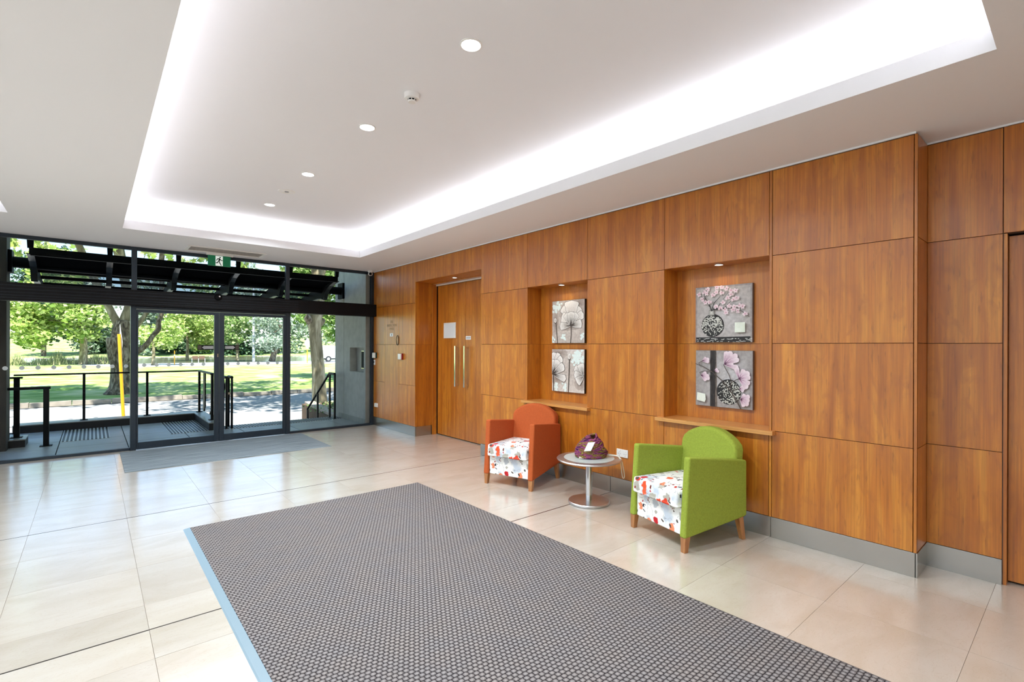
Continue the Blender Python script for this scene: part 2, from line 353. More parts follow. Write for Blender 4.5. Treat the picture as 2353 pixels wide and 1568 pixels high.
# ------------------------------------------------------------------ mesh helpers
WORG = {}
class MB:
    def __init__(s): s.v = []; s.f = []; s.m = []
    def add(s, vs, fs, mi=0):
        k = len(s.v); s.v += [tuple(v) for v in vs]; s.f += [tuple(i+k for i in f) for f in fs]; s.m += [mi]*len(fs); return s
    def box(s, x0, x1, y0, y1, z0, z1, mi=0):
        return s.add([(x0, y0, z0), (x1, y0, z0), (x1, y1, z0), (x0, y1, z0), (x0, y0, z1), (x1, y0, z1), (x1, y1, z1), (x0, y1, z1)],
                     [(0, 3, 2, 1), (4, 5, 6, 7), (0, 1, 5, 4), (1, 2, 6, 5), (2, 3, 7, 6), (3, 0, 4, 7)], mi)
    def prism(s, pts, axis, a, b, mi=0):
        n = len(pts)
        def P(p, t): return {0: (t, p[0], p[1]), 1: (p[0], t, p[1]), 2: (p[0], p[1], t)}[axis]
        vs = [P(p, a) for p in pts]+[P(p, b) for p in pts]
        fs = [tuple(range(n))[::-1], tuple(range(n, 2*n))]+[(i, (i+1) % n, n+(i+1) % n, n+i) for i in range(n)]
        return s.add(vs, fs, mi)
    def hexa(s, b4, t4, mi=0):
        return s.add(list(b4)+list(t4), [(0, 3, 2, 1), (4, 5, 6, 7), (0, 1, 5, 4), (1, 2, 6, 5), (2, 3, 7, 6), (3, 0, 4, 7)], mi)
    def lathe(s, prof, c=(0, 0, 0), n=32, mi=0, axis=2):
        vs = []; fs = []
        for r, z in prof:
            for i in range(n):
                a = 2*math.pi*i/n; p = (r*math.cos(a), r*math.sin(a), z)
                if axis == 0: p = (p[2], p[0], p[1])
                if axis == 1: p = (p[0], p[2], p[1])
                vs.append((c[0]+p[0], c[1]+p[1], c[2]+p[2]))
        for j in range(len(prof)-1):
            for i in range(n): fs.append((j*n+i, j*n+(i+1) % n, (j+1)*n+(i+1) % n, (j+1)*n+i))
        if prof[0][0] > 1e-6: fs.append(tuple(range(n))[::-1])
        if prof[-1][0] > 1e-6: fs.append(tuple(range((len(prof)-1)*n, len(prof)*n)))
        return s.add(vs, fs, mi)
    def tube(s, path, r, n=8, mi=0, closed=False):
        path = [Vector(p) for p in path]; k = len(path); rs = r if isinstance(r, (list, tuple)) else [r]*k
        vs = []; fs = []; ref = Vector((0, 0, 1)); prev = None
        for i, p in enumerate(path):
            if closed: t = path[(i+1) % k]-path[i-1]
            else: t = path[min(i+1, k-1)]-path[max(i-1, 0)]
            t.normalize()
            if prev is None:
                a = t.cross(ref)
                if a.length < .1: a = t.cross(Vector((1, 0, 0)))
            else: a = prev - t*prev.dot(t)
            a.normalize(); b = t.cross(a); prev = a
            for j in range(n):
                q = 2*math.pi*j/n; vs.append(p+(a*math.cos(q)+b*math.sin(q))*rs[i])
        for i in range(k-1+(1 if closed else 0)):
            i2 = (i+1) % k
            for j in range(n): fs.append((i*n+j, i*n+(j+1) % n, i2*n+(j+1) % n, i2*n+j))
        if not closed: fs += [tuple(range(n))[::-1], tuple(range((k-1)*n, k*n))]
        return s.add(vs, fs, mi)
    def build(s, name, mats, parent=None, bevel=0, smooth=False, local=False, seg=2):
        me = bpy.data.meshes.new(name)
        if parent is None:
            a = np.array(s.v); org = Vector(((a[:, 0].min()+a[:, 0].max())/2, (a[:, 1].min()+a[:, 1].max())/2, a[:, 2].min()))
        else: org = Vector((0, 0, 0)) if local else WORG[parent.name]
        me.from_pydata([(v[0]-org[0], v[1]-org[1], v[2]-org[2]) for v in s.v], [], s.f); me.update()
        if isinstance(mats, str): mats = [mats]
        for x in mats: me.materials.append(MATS[x])
        if len(mats) > 1: me.polygons.foreach_set('material_index', s.m)
        bm = bmesh.new(); bm.from_mesh(me); bmesh.ops.recalc_face_normals(bm, faces=bm.faces); bm.to_mesh(me); bm.free()
        if smooth:
            me.polygons.foreach_set('use_smooth', [True]*len(me.polygons))
            if smooth != 'all': me.set_sharp_from_angle(angle=R(40))
        o = bpy.data.objects.new(name, me); COL.objects.link(o)
        if parent is None: o.location = org; WORG[o.name] = org
        else: o.parent = parent; WORG[o.name] = WORG[parent.name]
        if bevel:
            md = o.modifiers.new('b', 'BEVEL'); md.width = bevel; md.segments = seg; md.limit_method = 'ANGLE'; md.angle_limit = R(35)
            me.polygons.foreach_set('use_smooth', [True]*len(me.polygons)); md.harden_normals = True
        return o
def box(name, m, x0, x1, y0, y1, z0, z1, parent=None, bevel=0, seg=2):
    return MB().box(x0, x1, y0, y1, z0, z1).build(name, m, parent, bevel, seg=seg)
def tag(o, label=None, cat=None, group=None, kind=None):
    if label: o['label'] = label
    if cat: o['category'] = cat
    if group: o['group'] = group
    if kind: o['kind'] = kind
    return o
def thing(name, label, cat, loc, rz=0, group=None, kind=None):
    o = bpy.data.objects.new(name, None); COL.objects.link(o); o.location = loc; o.rotation_euler = (0, 0, rz)
    o.empty_display_size = .1; WORG[o.name] = Vector(loc)
    return tag(o, label, cat, group, kind)
def child(o, parent, loc=None):
    o.parent = parent
    if loc is not None: o.location = Vector(loc)-WORG[parent.name]
    WORG[o.name] = WORG[parent.name]
def copytree(o, parent=None):
    c = o.copy(); COL.objects.link(c)
    if parent: c.parent = parent
    for ch in [x for x in COL.objects if x.parent == o]: copytree(ch, c)
    return c

# ------------------------------------------------------------------ floor: limestone tiles with dark control joints
fl = box('floor', 'grout', -6.5, 4.5, -4, D, -.06, -.0022)
tag(fl, 'polished beige limestone tile floor of the lobby', 'floor', kind='structure')
xe = [3.655-.573*k for k in range(0, 10)]           # 3.655 … -1.5
xs_cols = [(4.45, 3.655)]+[(xe[i], xe[i+1]) for i in range(9)]
ye = [.36+.587*k for k in range(-1, 14)]            # -.23 … 7.99
rows = []
for i in range(len(ye)-1):
    a, b = ye[i], ye[i+1]
    if a < 3.0 < b: rows += [(a, 3.0), (3.0, b)]
    else: rows.append((a, b))
rows.append((ye[-1], D-.005))
unit = MB().box(-.5, .5, -.5, .5, -.02, 0)
um = bpy.data.meshes.new('tile'); um.from_pydata(unit.v, [], unit.f); um.materials.append(MATS['limestone']); um.update()
rnd = random.Random(4)
for a, b in rows:
    ga = .006 if min(abs(a-3.0), abs(a-5.056)) < .02 else .0008
    gb = .006 if min(abs(b-3.0), abs(b-5.056)) < .02 else .0008
    for x1, x0 in xs_cols:
        if a > 5.05 and x1 > 4.4: x1 = 4.25
        o = bpy.data.objects.new('tile', um); COL.objects.link(o)
        child(o, fl, ((x0+x1)/2, (a+ga+b-gb)/2, 0)); o.scale = (x1-x0-.0016, b-a-ga-gb, 1)
        o.rotation_euler = (rnd.gauss(0, .0006), rnd.gauss(0, .0006), 0)
for n_, y in enumerate((3.0, 5.056)):
    o = box('control_joint', 'joint_metal', -1.5, W, y-.006, y+.006, -.002, -.0006, fl)
MB().box(-6.4, xe[-1]-.003, -3.95, D-.005, -.02, 0).box(xe[-1], 4.45, -3.95, ye[0]-.003, -.02, 0).build('tile_field', 'limestone', fl)

# ------------------------------------------------------------------ ceiling with recessed trays
ce = MB()
def slabs(z0, z1, x0, x1, y0, y1, holes, mi):
    xs = sorted({x0, x1, *[h[0] for h in holes], *[h[1] for h in holes]}); ys = sorted({y0, y1, *[h[2] for h in holes], *[h[3] for h in holes]})
    for i in range(len(xs)-1):
        for j in range(len(ys)-1):
            mx, my = (xs[i]+xs[i+1])/2, (ys[j]+ys[j+1])/2
            if any(h[0] < mx < h[1] and h[2] < my < h[3] for h in holes): continue
            ce.box(xs[i], xs[i+1], ys[j], ys[j+1], z0, z1, mi)
holes = [(TX0, TX1, TY0, TY1), (-3.42, -.645, TY0, 6.99)]
slabs(C, C+.10, -6.5, 4.6, -4, 8.45, holes, 0)
sp_ = .185
holes2 = [(a-sp_, b+sp_, c-sp_, d+sp_) for a, b, c, d in holes]
slabs(C+.10, C+.325, -6.5, 4.6, -4, 8.45, holes2, 0)
ce.box(-6.5, 4.6, -4, 8.45, C+.325, C+.42, 0)
ceil = ce.build('ceiling', 'paint_white'); tag(ceil, 'white plaster ceiling with two recessed trays lit by hidden strips', 'ceiling', kind='structure')
up_ = box('wall_upper', 'concrete_light', -6.7, 7, -5, 8.48, C+.43, 7.2); tag(up_, 'upper storey of the building above the lobby', 'wall', kind='structure')
wb = box('wall_back', 'wall_paint', -6.5, 4.6, -4.15, -4, 0, C); tag(wb, 'plain painted wall at the back of the lobby', 'wall', kind='structure')
wl = MB().box(-6.56, -6.5, -4, 8.3, 0, .08).box(-6.56, -6.5, -4, 8.3, C-.08, C)  # glazing added here for bluish daylight on the left ceiling and floor
for y in (-4, -1.55, .9, 3.35, 5.8, 8.24): wl.box(-6.56, -6.5, y, y+.06, .08, C-.08)
wl = wl.build('wall_left', 'frame_dark'); tag(wl, 'unseen side wall at the far left of the lobby, glazed to add fill daylight', 'wall', kind='structure')
box('pane', 'glass', -6.535, -6.525, -3.94, 8.24, .08, C-.08, wl)

def downlight(x, y, z, r, label, power, group=None, color=LED, lens='lamp_lens', spot=None, trim='white_plastic', axis=None):
    t = thing('downlight', label, 'ceiling light', (x, y, z), 0, group)
    MB().lathe([(r*1.18, 0), (r*1.18, -.004), (r*1.02, -.006), (r, -.002), (r, 0)], (x, y, z), 28).build('trim_ring', trim, t, smooth=True)
    MB().lathe([(r*.98, -.001), (r*.9, -.0035), (.0001, -.0035)], (x, y, z), 28).build('lens', lens, t, smooth=True)
    if power:
        l = area('downlight_glow', (x, y, z-.012), r*1.7, 0, power, color, shape='DISK', spread=spot or 150)
        l.parent = t; l.location = (0, 0, -.012)
    return t
ZT = C+.325
ords = ['nearest the camera', 'second from the camera', 'third from the camera', 'nearest the glass doors']
for k, y in enumerate((2.19, 3.52, 4.853, 6.19)):
    downlight(1.565, y, ZT, .052, 'round recessed ceiling light glowing white in the tray, '+ords[k], 18, 'lights in the ceiling tray')
for k, (x, y) in enumerate(((1.565, .86), (-2.03, .9), (-2.03, 2.2), (-2.03, 3.5), (-2.03, 4.85), (-2.03, 6.2))):  # unseen downlights, added to brighten the main tray and left side
    downlight(x, y, ZT, .052, 'unseen round recessed ceiling light added for fill, '+('in the main tray above the camera', 'in the side tray, rearmost', 'in the side tray, next to rearmost', 'in the side tray, middle one', 'in the side tray, next to foremost', 'in the side tray, foremost')[k], 12 if k else 11)
places = ('near the middle', 'towards the timber wall', 'middle of the last row', 'right of the last row', 'towards the left glass', 'left end of the last row')
for k, (x, y) in enumerate(((.4, -1.2), (2.2, -1.2), (.4, -2.8), (2.2, -2.8), (-2, -1.2), (-2, -2.8))):  # unseen lamps added at the back to light the timber wall
    downlight(x, y, C, .052, 'unseen round ceiling light added for fill behind the camera, '+places[k], (7, 5, 6, 4, 8, 6)[k])

# smoke detector, flush disc, vent, exit sign, dome camera
t = thing('smoke_detector', 'white round smoke detector with dark slots on the tray ceiling', 'smoke detector', (1.583, 2.873, ZT))
MB().lathe([(.052, 0), (.052, -.006), (.05, -.010), (.05, -.022), (.046, -.030), (.028, -.034)], (1.583, 2.873, ZT), 32).build('base', 'white_plastic', t, smooth=True)
MB().lathe([(.026, -.030), (.026, -.046)], (1.583, 2.873, ZT), 24).build('slot_band', 'black', t, smooth=True)
MB().lathe([(.0275, -.044), (.024, -.053), (.0001, -.054)], (1.583, 2.873, ZT), 24).build('cap', 'white_plastic', t, smooth=True)
for k in range(8):
    a = 2*math.pi*k/8+.2; c_, s_ = math.cos(a), math.sin(a)
    MB().tube([(1.583+.0265*c_, 2.873+.0265*s_, ZT-.032), (1.583+.0265*c_, 2.873+.0265*s_, ZT-.046)], .003, 5).build('rib', 'white_plastic', t)
t = thing('ceiling_speaker', 'flat white round disc with small dark centre on the tray ceiling', 'ceiling disc', (1.57, 5.546, ZT))
MB().lathe([(.085, 0), (.084, -.004), (.07, -.007), (.03, -.007), (.025, -.004)], (1.57, 5.546, ZT), 36).build('plate', 'white_plastic', t, smooth=True)
MB().lathe([(.022, -.004), (.018, -.009), (.0001, -.009)], (1.57, 5.546, ZT), 20).build('centre', 'grey_print', t, smooth=True)
t = thing('air_vent', 'long rectangular slotted air vent in the ceiling above the doors', 'vent', (1.42, 7.83, C))
f_ = MB()
for a in ((.95, 1.90, 7.64, 7.665), (.95, 1.90, 7.995, 8.02), (.95, .985, 7.665, 7.995), (1.865, 1.90, 7.665, 7.995)): f_.box(*a, C-.014, C)
f_.build('frame', 'white_plastic', t, .002)
box('backing', 'grey_print', .985, 1.865, 7.665, 7.995, C-.003, C-.001, t)
for k in range(9):
    y = 7.685+k*.036
    MB().hexa([(.985, y, C-.010), (1.865, y, C-.010), (1.865, y+.027, C-.005), (.985, y+.027, C-.005)], [(.985, y, C-.007), (1.865, y, C-.007), (1.865, y+.027, C-.003), (.985, y+.027, C-.003)]).build('slat', 'white_plastic', t)
t = thing('exit_sign', 'green and white hanging running figure exit sign below the ceiling', 'sign', (1.38, 8.10, C))
box('mount', 'white_plastic', 1.22, 1.56, 8.08, 8.125, C-.03, C, t, .003)
box('panel', 'sign_green', 1.24, 1.525, 8.095, 8.105, C-.18, C-.032, t)
box('white_field', 'sign_white', 1.335, 1.425, 8.0925, 8.095, C-.175, C-.036, t)
fig = MB(); Y0, Y1 = 8.089, 8.0925
def rb(pts): fig.prism(pts, 1, Y0, Y1)
q = lambda u, v: (1.335+.09*u, C-.175+.139*v)
fig.prism([(q(.62, .87)[0]+.009*math.cos(a*math.pi/5), q(.62, .87)[1]+.009*math.sin(a*math.pi/5)) for a in range(10)], 1, Y0, Y1)
rb([q(.40, .78), q(.62, .78), q(.66, .70), q(.55, .44), q(.36, .44), q(.44, .68)])
rb([q(.60, .78), q(.80, .60), q(1.0, .58), q(.98, .52), q(.76, .53), q(.58, .68)])
rb([q(.42, .78), q(.20, .72), q(.08, .54), q(.14, .50), q(.26, .65), q(.44, .70)])
rb([q(.52, .46), q(.66, .28), q(.84, .04), q(.76, .01), q(.56, .24), q(.40, .44)])
rb([q(.36, .48), q(.34, .28), q(.04, .24), q(.02, .32), q(.26, .36), q(.28, .46)])
fig.build('running_figure', 'black', t)
t = thing('security_camera', 'small white dome security camera at the ceiling corner beside the glass', 'camera', (3.70, 8.17, C))
MB().lathe([(.045, 0), (.045, -.018), (.035, -.028)], (3.70, 8.17, C), 24).build('base', 'white_plastic', t, smooth=True)
MB().lathe([(.0001, -.088), (.02, -.084), (.034, -.072), (.040, -.056), (.036, -.036), (.022, -.024)], (3.70, 8.17, C), 24).build('ball', 'white_plastic', t, smooth=True)
MB().lathe([(.0001, -.022), (.016, -.018), (.024, -.008), (.024, 0)], (3.684, 8.138, C-.058), 20, axis=1).build('lens', 'black', t, smooth=True)

# ------------------------------------------------------------------ timber wall on the right
wr = box('wall_right', 'joint_dark', W+.45, W+.75, -4, D, 0, C)
tag(wr, 'tall wall of orange brown timber veneer panels with two niches', 'wall', kind='structure')
bk = MB()   # carcass behind the panels
for y0, y1, z0, z1 in ((6.80, D, 0, C), (5.10, 6.80, 2.42, C), (4.21, 5.10, 0, C), (3.308, 4.21, 0, .75), (3.308, 4.21, 2.10, C), (2.425, 3.308, 0, C),
                       (1.53, 2.425, 0, .75), (1.53, 2.425, 2.10, C), (.70, 1.53, 0, C)):
    bk.box(W+.012, W+.45, y0+.004, y1-.004, z0, z1)
bk.build('carcass', 'joint_dark', wr)
G_ = .0016
def panel(y0, y1, z0, z1, x=W, th=.012, name='panel'):
    return box(name, 'veneer', x, x+th, y0+G_, y1-G_, z0+G_, z1-G_, wr, .0012, 1)
ZR = (.15, .785, 1.431, 2.08, C-.012)
def column(y0, y1, zs=ZR, x=W):
    for a, b in zip(zs[:-1], zs[1:]): panel(y0, y1, a, b, x)
column(7.845, 8.285); column(7.34, 7.845, (.15, 1.431, 2.08, C-.012)); column(6.80, 7.34)
column(4.21, 5.10); column(2.425, 3.308); column(.70, 1.523)
panel(5.10, 6.80, 2.40, C-.012); 
for y0, y1 in ((3.308, 4.21), (1.545, 2.425)):
    panel(y0, y1, 2.085, C-.012); panel(y0, y1, .15, .755)
box('edge_strip', 'veneer', W-.001, W+.012, 1.525, 1.543, .15, C-.012, wr, .001, 1)
box('edge_strip', 'veneer', W-.001, W+.012, .682, .698, .15, C-.012, wr, .001, 1)
# niches
for y0, y1 in ((3.308, 4.21), (1.545, 2.425)):
    z0, z1 = .788, 2.085
    box('niche_back', 'veneer', W+.215, W+.225, y0, y1, z0, 1.431, wr); box('niche_back', 'veneer', W+.215, W+.225, y0, y1, 1.433, z1, wr)
    for yy in (y1-.001, y0-.011):
        box('niche_side', 'veneer', W+.013, W+.215, yy, yy+.012, z0, 1.431, wr); box('niche_side', 'veneer', W+.013, W+.215, yy, yy+.012, 1.433, z1, wr)
    box('niche_soffit', 'veneer', W+.002, W+.215, y0, y1, z1, z1+.012, wr)
for (y0, y1, lb) in ((3.266, 4.268, 'pale oak shelf of the niche behind the orange armchair'), (1.500, 2.485, 'pale oak shelf of the niche behind the green armchair')):
    o = box('niche_shelf', 'oak_edge', W-.05, W+.215, y0, y1, .757, .788, None, .0015, 1); tag(o, lb, 'shelf')
# corner return and set back part at the right edge
for a, b in zip(ZR[:-1], ZR[1:]): box('return_panel', 'veneer', W+.002, W+.29, .682, .692, a+G_, b-G_, wr, .001, 1)
for a, b in zip(ZR[:-1], ZR[1:]): box('panel', 'veneer', W+.29, W+.302, .335+G_, .682, a+G_, b-G_, wr, .001, 1) if False else box('panel', 'veneer', W+.278, W+.29, .337, .681, a+G_, b-G_, wr, .001, 1)
box('panel', 'veneer', W+.278, W+.29, -1.2, .333, 2.083, C-.012, wr, .001, 1)
box('door_jamb', 'veneer', W+.29, W+.42, .318, .333, 0, 2.08, wr)
MB().box(W+.29, W+.75, -4, -1.2, 0, C).build('plain_panel', 'veneer', wr)
bk2 = MB().box(W+.29, W+.45, -1.2, .318, 2.083, C).box(W+.29, W+.45, .333, .70, 0, C).build('carcass', 'joint_dark', wr)
d5 = thing('door_5', 'flush timber door leaf at the right edge of the wall', 'door', (W+.34, -.2, 0), kind='structure')
for n_, (a, b) in enumerate(((.015, .785), (.785, 1.431), (1.431, 2.075))):
    pass
MB().box(W+.345, W+.385, -1.19, .315, .015, 2.07).build('leaf', 'veneer', d5)
# door recess with the pair of doors
box('recess_side', 'veneer', W+.013, W+.30, 6.80, 6.812, .15, 1.431, wr); box('recess_side', 'veneer', W+.013, W+.30, 6.80, 6.812, 1.433, 2.42, wr)
box('recess_side', 'veneer', W+.013, W+.42, 5.088, 5.10, .15, 2.42, wr)
box('recess_soffit', 'veneer', W+.002, W+.40, 5.10, 6.80, 2.402, 2.414, wr)
MB().box(W+.30, W+.37, 6.775, 6.80, 0, 2.40).box(W+.30, W+.37, 5.10, 5.12, 0, 2.40).box(W+.30, W+.37, 5.12, 6.775, 2.385, 2.402).build('door_frame', 'veneer', wr)
box('door_track', 'white_plastic', W+.355, W+.375, 5.12, 6.775, 2.362, 2.383, wr)
MB().box(W+.40, W+.42, 5.1, 6.8, 0, 2.40).build('recess_back', 'black', wr)
for nm, y0, y1, lb in (('door_3', 6.003, 6.765, 'left leaf of the timber double doors, white framed notice on it'), ('door_4', 5.125, 5.997, 'right leaf of the timber double doors, partly behind the wall edge')):
    d = thing(nm, lb, 'door', (W+.39, (y0+y1)/2, 0), kind='structure')
    box('leaf', 'veneer', W+.385, W+.40-.001, y0, y1, .012, 2.36, d, .001, 1)
for yc, ww, d in ((6.17, .028, 'left'), (5.93, .028, 'right')):
    t = thing('pull_handle', 'tall square chrome pull handle on the %s timber door leaf' % d, 'door handle', (W+.385, yc, .80), group='chrome pull handles on the double doors')
    xo = W+.385-.062
    box('grip', 'chrome', xo-.014, xo+.014, yc-.014, yc+.014, .80, 1.41, t, .002)
    for z in (.812, 1.372): box('standoff', 'chrome', xo+.012, W+.385, yc-.013, yc+.013, z, z+.026, t, .002)
t = thing('notice_frame', 'silver framed blank notice on the left timber door', 'notice', (W+.385, 6.41, 1.53))
f_ = MB()
for a in ((6.245, 6.575, 1.53, 1.548), (6.245, 6.575, 1.75, 1.768), (6.245, 6.263, 1.548, 1.75), (6.557, 6.575, 1.548, 1.75)): f_.box(W+.372, W+.385, *a)
f_.build('frame', 'white_plastic', t, .002); box('sheet', 'sign_face', W+.379, W+.384, 6.263, 6.557, 1.548, 1.75, t)
t = thing('door_label', 'small white label above the chrome handles', 'label', (W+.385, 5.92, 1.50))
box('card', 'white_card', W+.3835, W+.385, 5.86, 5.99, 1.503, 1.555, t)
lm = MB()
for k in range(5): lm.box(W+.3830, W+.3835, 5.875+k*.022, 5.889+k*.022, 1.518, 1.54)
lm.build('print', 'grey_print', t)
box('floor_spring', 'black', W+.30, W+.37, 5.14, 5.30, 0, .003) and None
tag(bpy.data.objects['floor_spring'], 'small dark metal cover in the floor at the timber doors', 'floor cover')

# stainless skirting
bs = thing('baseboard_right', 'brushed stainless steel skirting along the timber wall', 'skirting', (W, 4, 0), kind='structure')
for y0, y1 in ((6.80, 8.285), (3.009, 5.10), (1.53, 3.005), (.685, 1.528)): box('skirting_length', 'steel', W-.002, W+.011, y0, y1, 0, .15, bs, .001, 1)
box('skirting_length', 'steel', W+.011, W+.28, 6.79, 6.80, 0, .15, bs); box('skirting_length', 'steel', W-.002, W+.276, .678, .690, 0, .15, bs)
box('skirting_length', 'steel', W+.275, W+.2905, .337, .678, 0, .15, bs)
tr = MB().box(W-.012, W, .69, 8.285, C-.010, C).box(W+.27, W+.278, -1.2, .685, C-.010, C).build('trim_1', 'paint_white'); tag(tr, 'thin white ceiling bead along the top of the timber wall', 'trim', kind='structure')
# niche lights and the recess light
for x, y, z, lb in ((3.925, 3.77, 2.085, 'small downlight in the soffit of the niche behind the orange chair'), (3.925, 1.985, 2.085, 'small downlight in the soffit of the niche behind the green chair'), (3.99, 5.97, 2.402, 'small downlight in the soffit above the timber double doors')):
    downlight(x, y, z-.001, .032, lb, 0.12, 'soffit downlights in the timber wall', (1, .85, .65), 'lamp_warm', 120, 'satin_metal')

# wall fittings
def wallbox(name, lb, cat, y0, y1, z0, z1, th, front, body='white_plastic', parts=None):
    t = thing(name, lb, cat, (W, (y0+y1)/2, z0))
    box('body', body, W-th*.55, W, y0, y1, z0, z1, t, .003)
    box('face', front, W-th, W-th*.55, y0+.004, y1-.004, z0+.004, z1-.004, t, .003)
    return t
t = wallbox('fire_call_point', 'small red fire call point box on the timber wall', 'fire call point', 7.19, 7.29, 1.185, 1.285, .05, 'white_plastic', 'red_plastic')
t = wallbox('door_release', 'small green door release box beside the glass wall', 'door release', 8.15, 8.25, 1.19, 1.29, .05, 'white_plastic', 'green_plastic')
t = wallbox('key_switch', 'narrow white key switch plate below the green release box', 'switch', 8.215, 8.265, 1.065, 1.165, .012, 'white_plastic')
MB().lathe([(.010, 0), (.010, -.006)], (W-.012, 8.24, 1.12), 14, axis=0).build('keyhole', 'black', t)
t = wallbox('low_outlet', 'small white outlet low on the timber wall beside the glass', 'outlet', 8.10, 8.20, .33, .40, .03, 'white_plastic')
t = thing('wall_outlet', 'white double power point on the timber wall between the armchairs', 'outlet', (W, 2.865, .36))
box('plate', 'white_plastic', W-.010, W, 2.80, 2.93, .358, .434, t, .004)
for y in (2.83, 2.895):
    box('rocker', 'white_plastic', W-.014, W-.010, y-.008, y+.008, .408, .424, t, .002)
    sm = MB()
    for a, dy in ((-.5, -.009), (.5, .009)):
        sm.hexa([(W-.0106, y+dy-.001, .385), (W-.0106, y+dy+.001, .385), (W-.0098, y+dy+.001, .385), (W-.0098, y+dy-.001, .385)],
                [(W-.0106, y+dy-.001+a*.006, .397), (W-.0106, y+dy+.001+a*.006, .397), (W-.0098, y+dy+.001+a*.006, .397), (W-.0098, y+dy-.001+a*.006, .397)])
    sm.box(W-.0106, W-.0098, y-.001, y+.001, .368, .378); sm.build('socket_slots', 'black', t)
def lettering(txt, size, loc, m, parent, name='lettering', rot=None):
    cu = bpy.data.curves.new('t', 'FONT'); cu.body = txt; cu.size = size; cu.align_x = 'CENTER'; cu.extrude = .0004; cu.space_line = .95
    o = bpy.data.objects.new('t', cu); COL.objects.link(o)
    bpy.context.view_layer.update()
    me = bpy.data.meshes.new_from_object(o.evaluated_get(bpy.context.evaluated_depsgraph_get()))
    bpy.data.objects.remove(o); me.name = name; me.materials.clear(); me.materials.append(MATS[m])
    ob = bpy.data.objects.new(name, me); COL.objects.link(ob); child(ob, parent, loc); ob.rotation_euler = rot
    return ob
mat('letter_grey', sc(150, 120, 88), .5)
lt = lettering('FIRE\nINSPECTION\nPANEL', .062, (W-.0006, 7.593, 1.79), 'letter_grey', wr, rot=(R(90), 0, R(-90)))
t = thing('warning_label', 'tiny white label below the fire inspection lettering', 'label', (W, 7.60, 1.565))
box('card', 'white_card', W-.0012, W, 7.545, 7.66, 1.565, 1.62, t); box('print', 'grey_print', W-.0016, W-.0012, 7.58, 7.61, 1.575, 1.61, t)
rg = MB().tube([(W-.012-.006*math.cos(a), 7.365+.028*math.cos(a), 1.50+.078*math.sin(a)) for a in [2*math.pi*k/28 for k in range(28)]], .0045, 8, closed=True).build('ring_pull', 'frame_black', smooth='all')
tag(rg, 'thin dark oval ring pull on the fire inspection panel', 'handle')

# ------------------------------------------------------------------ glass front
def frame(o, name, m, *bxs):
    b_ = MB()
    for a in bxs: b_.box(*a)
    return b_.build(name, m, o, .003, seg=1)
GY0, GY1 = D-.004, D+.004
def window(nm, lb, x0, x1, z0, z1, fr):
    w = thing(nm, lb, 'window', ((x0+x1)/2, D, z0), kind='structure')
    frame(w, 'frame', 'frame_dark', *fr); box('pane', 'glass', x0, x1, GY0, GY1, z0, z1, w); return w
ZB0, ZB1 = 1.925, 2.135
window('window_1', 'fixed glass pane left of the sliding doors with a row of dots', -3.2, .385, .03, ZB0, [(-3.2, .385, D-.03, D+.03, 0, .035), (-3.235, -3.2, D-.03, D+.03, 0, ZB0)])
window('window_2', 'fixed glass pane right of the sliding doors', 2.40, 3.765, .03, ZB0, [(2.40, 3.765, D-.03, D+.03, 0, .035), (3.765, W, D-.02, D+.02, 0, ZB0)])
window('window_6', 'glass pane further left beyond the photograph', -6.45, -3.235, .03, ZB0, [(-6.5, -3.235, D-.03, D+.03, 0, .035)])
for n_, (a, b) in enumerate(((-3.2, .395), (.455, 2.335), (2.395, 3.765), (-6.45, -3.235))):
    fr = [(a, b, D-.03, D+.03, C-.045, C), (b, b+.06 if b < 3.7 else W, D-.03, D+.03, ZB1, C), (a, b, D-.02, D+.02, ZB1, ZB1+.012)]
    window('window_%d' % (n_+3 if n_ < 3 else 7), ['left', 'middle', 'right', 'far left unseen'][n_]+' clerestory glass pane above the dark transom', a, b, ZB1+.01, C-.045, fr)
# transom housing
tm = MB().box(-6.5, 3.865, D-.13, D+.05, ZB0, ZB1)
tm.build('trim_2', 'frame_black', bevel=.004); tag(bpy.data.objects['trim_2'], 'long dark transom housing across the glass front above the doors', 'transom', kind='structure')
for z in (1.955, 1.985, 2.02, 2.06, 2.10): box('rib', 'frame_dark', -6.5, 2.5, D-.1335, D-.13, z, z+.004, bpy.data.objects['trim_2'])
j = MB().box(.385, .447, D-.06, D+.04, 0, ZB0).box(2.338, 2.40, D-.06, D+.04, 0, ZB0).box(.447, 2.338, D-.06, D+.04, ZB0-.035, ZB0)
j = j.build('trim_3', 'frame_dark', bevel=.003); tag(j, 'dark jambs and head around the sliding glass doors', 'door frame', kind='structure')
for nm, x0, x1, lb, far in (('door_1', .449, 1.411, 'left sliding glass door leaf with arrow sticker', 0), ('door_2', 1.415, 2.336, 'right sliding glass door leaf with arrow sticker', 1)):
    d = thing(nm, lb, 'door', ((x0+x1)/2, D-.03, 0), kind='structure')
    L_ = .02 if not far else .062; R_ = .062 if not far else .045
    y0, y1 = D-.055, D-.015
    frame(d, 'stile_frame', 'frame_dark', (x0, x0+L_, y0, y1, .012, 1.885), (x1-R_, x1, y0, y1, .012, 1.885), (x0+L_, x1-R_, y0, y1, .012, .10), (x0+L_, x1-R_, y0, y1, 1.845, 1.885))
    box('pane', 'glass', x0+L_, x1-R_, D-.038, D-.032, .10, 1.845, d)
box('door_lock', 'steel', 1.385, 1.40, D-.062, D-.055, 1.235, 1.285); tag(bpy.data.objects['door_lock'], 'small steel lock plate where the sliding doors meet', 'lock')
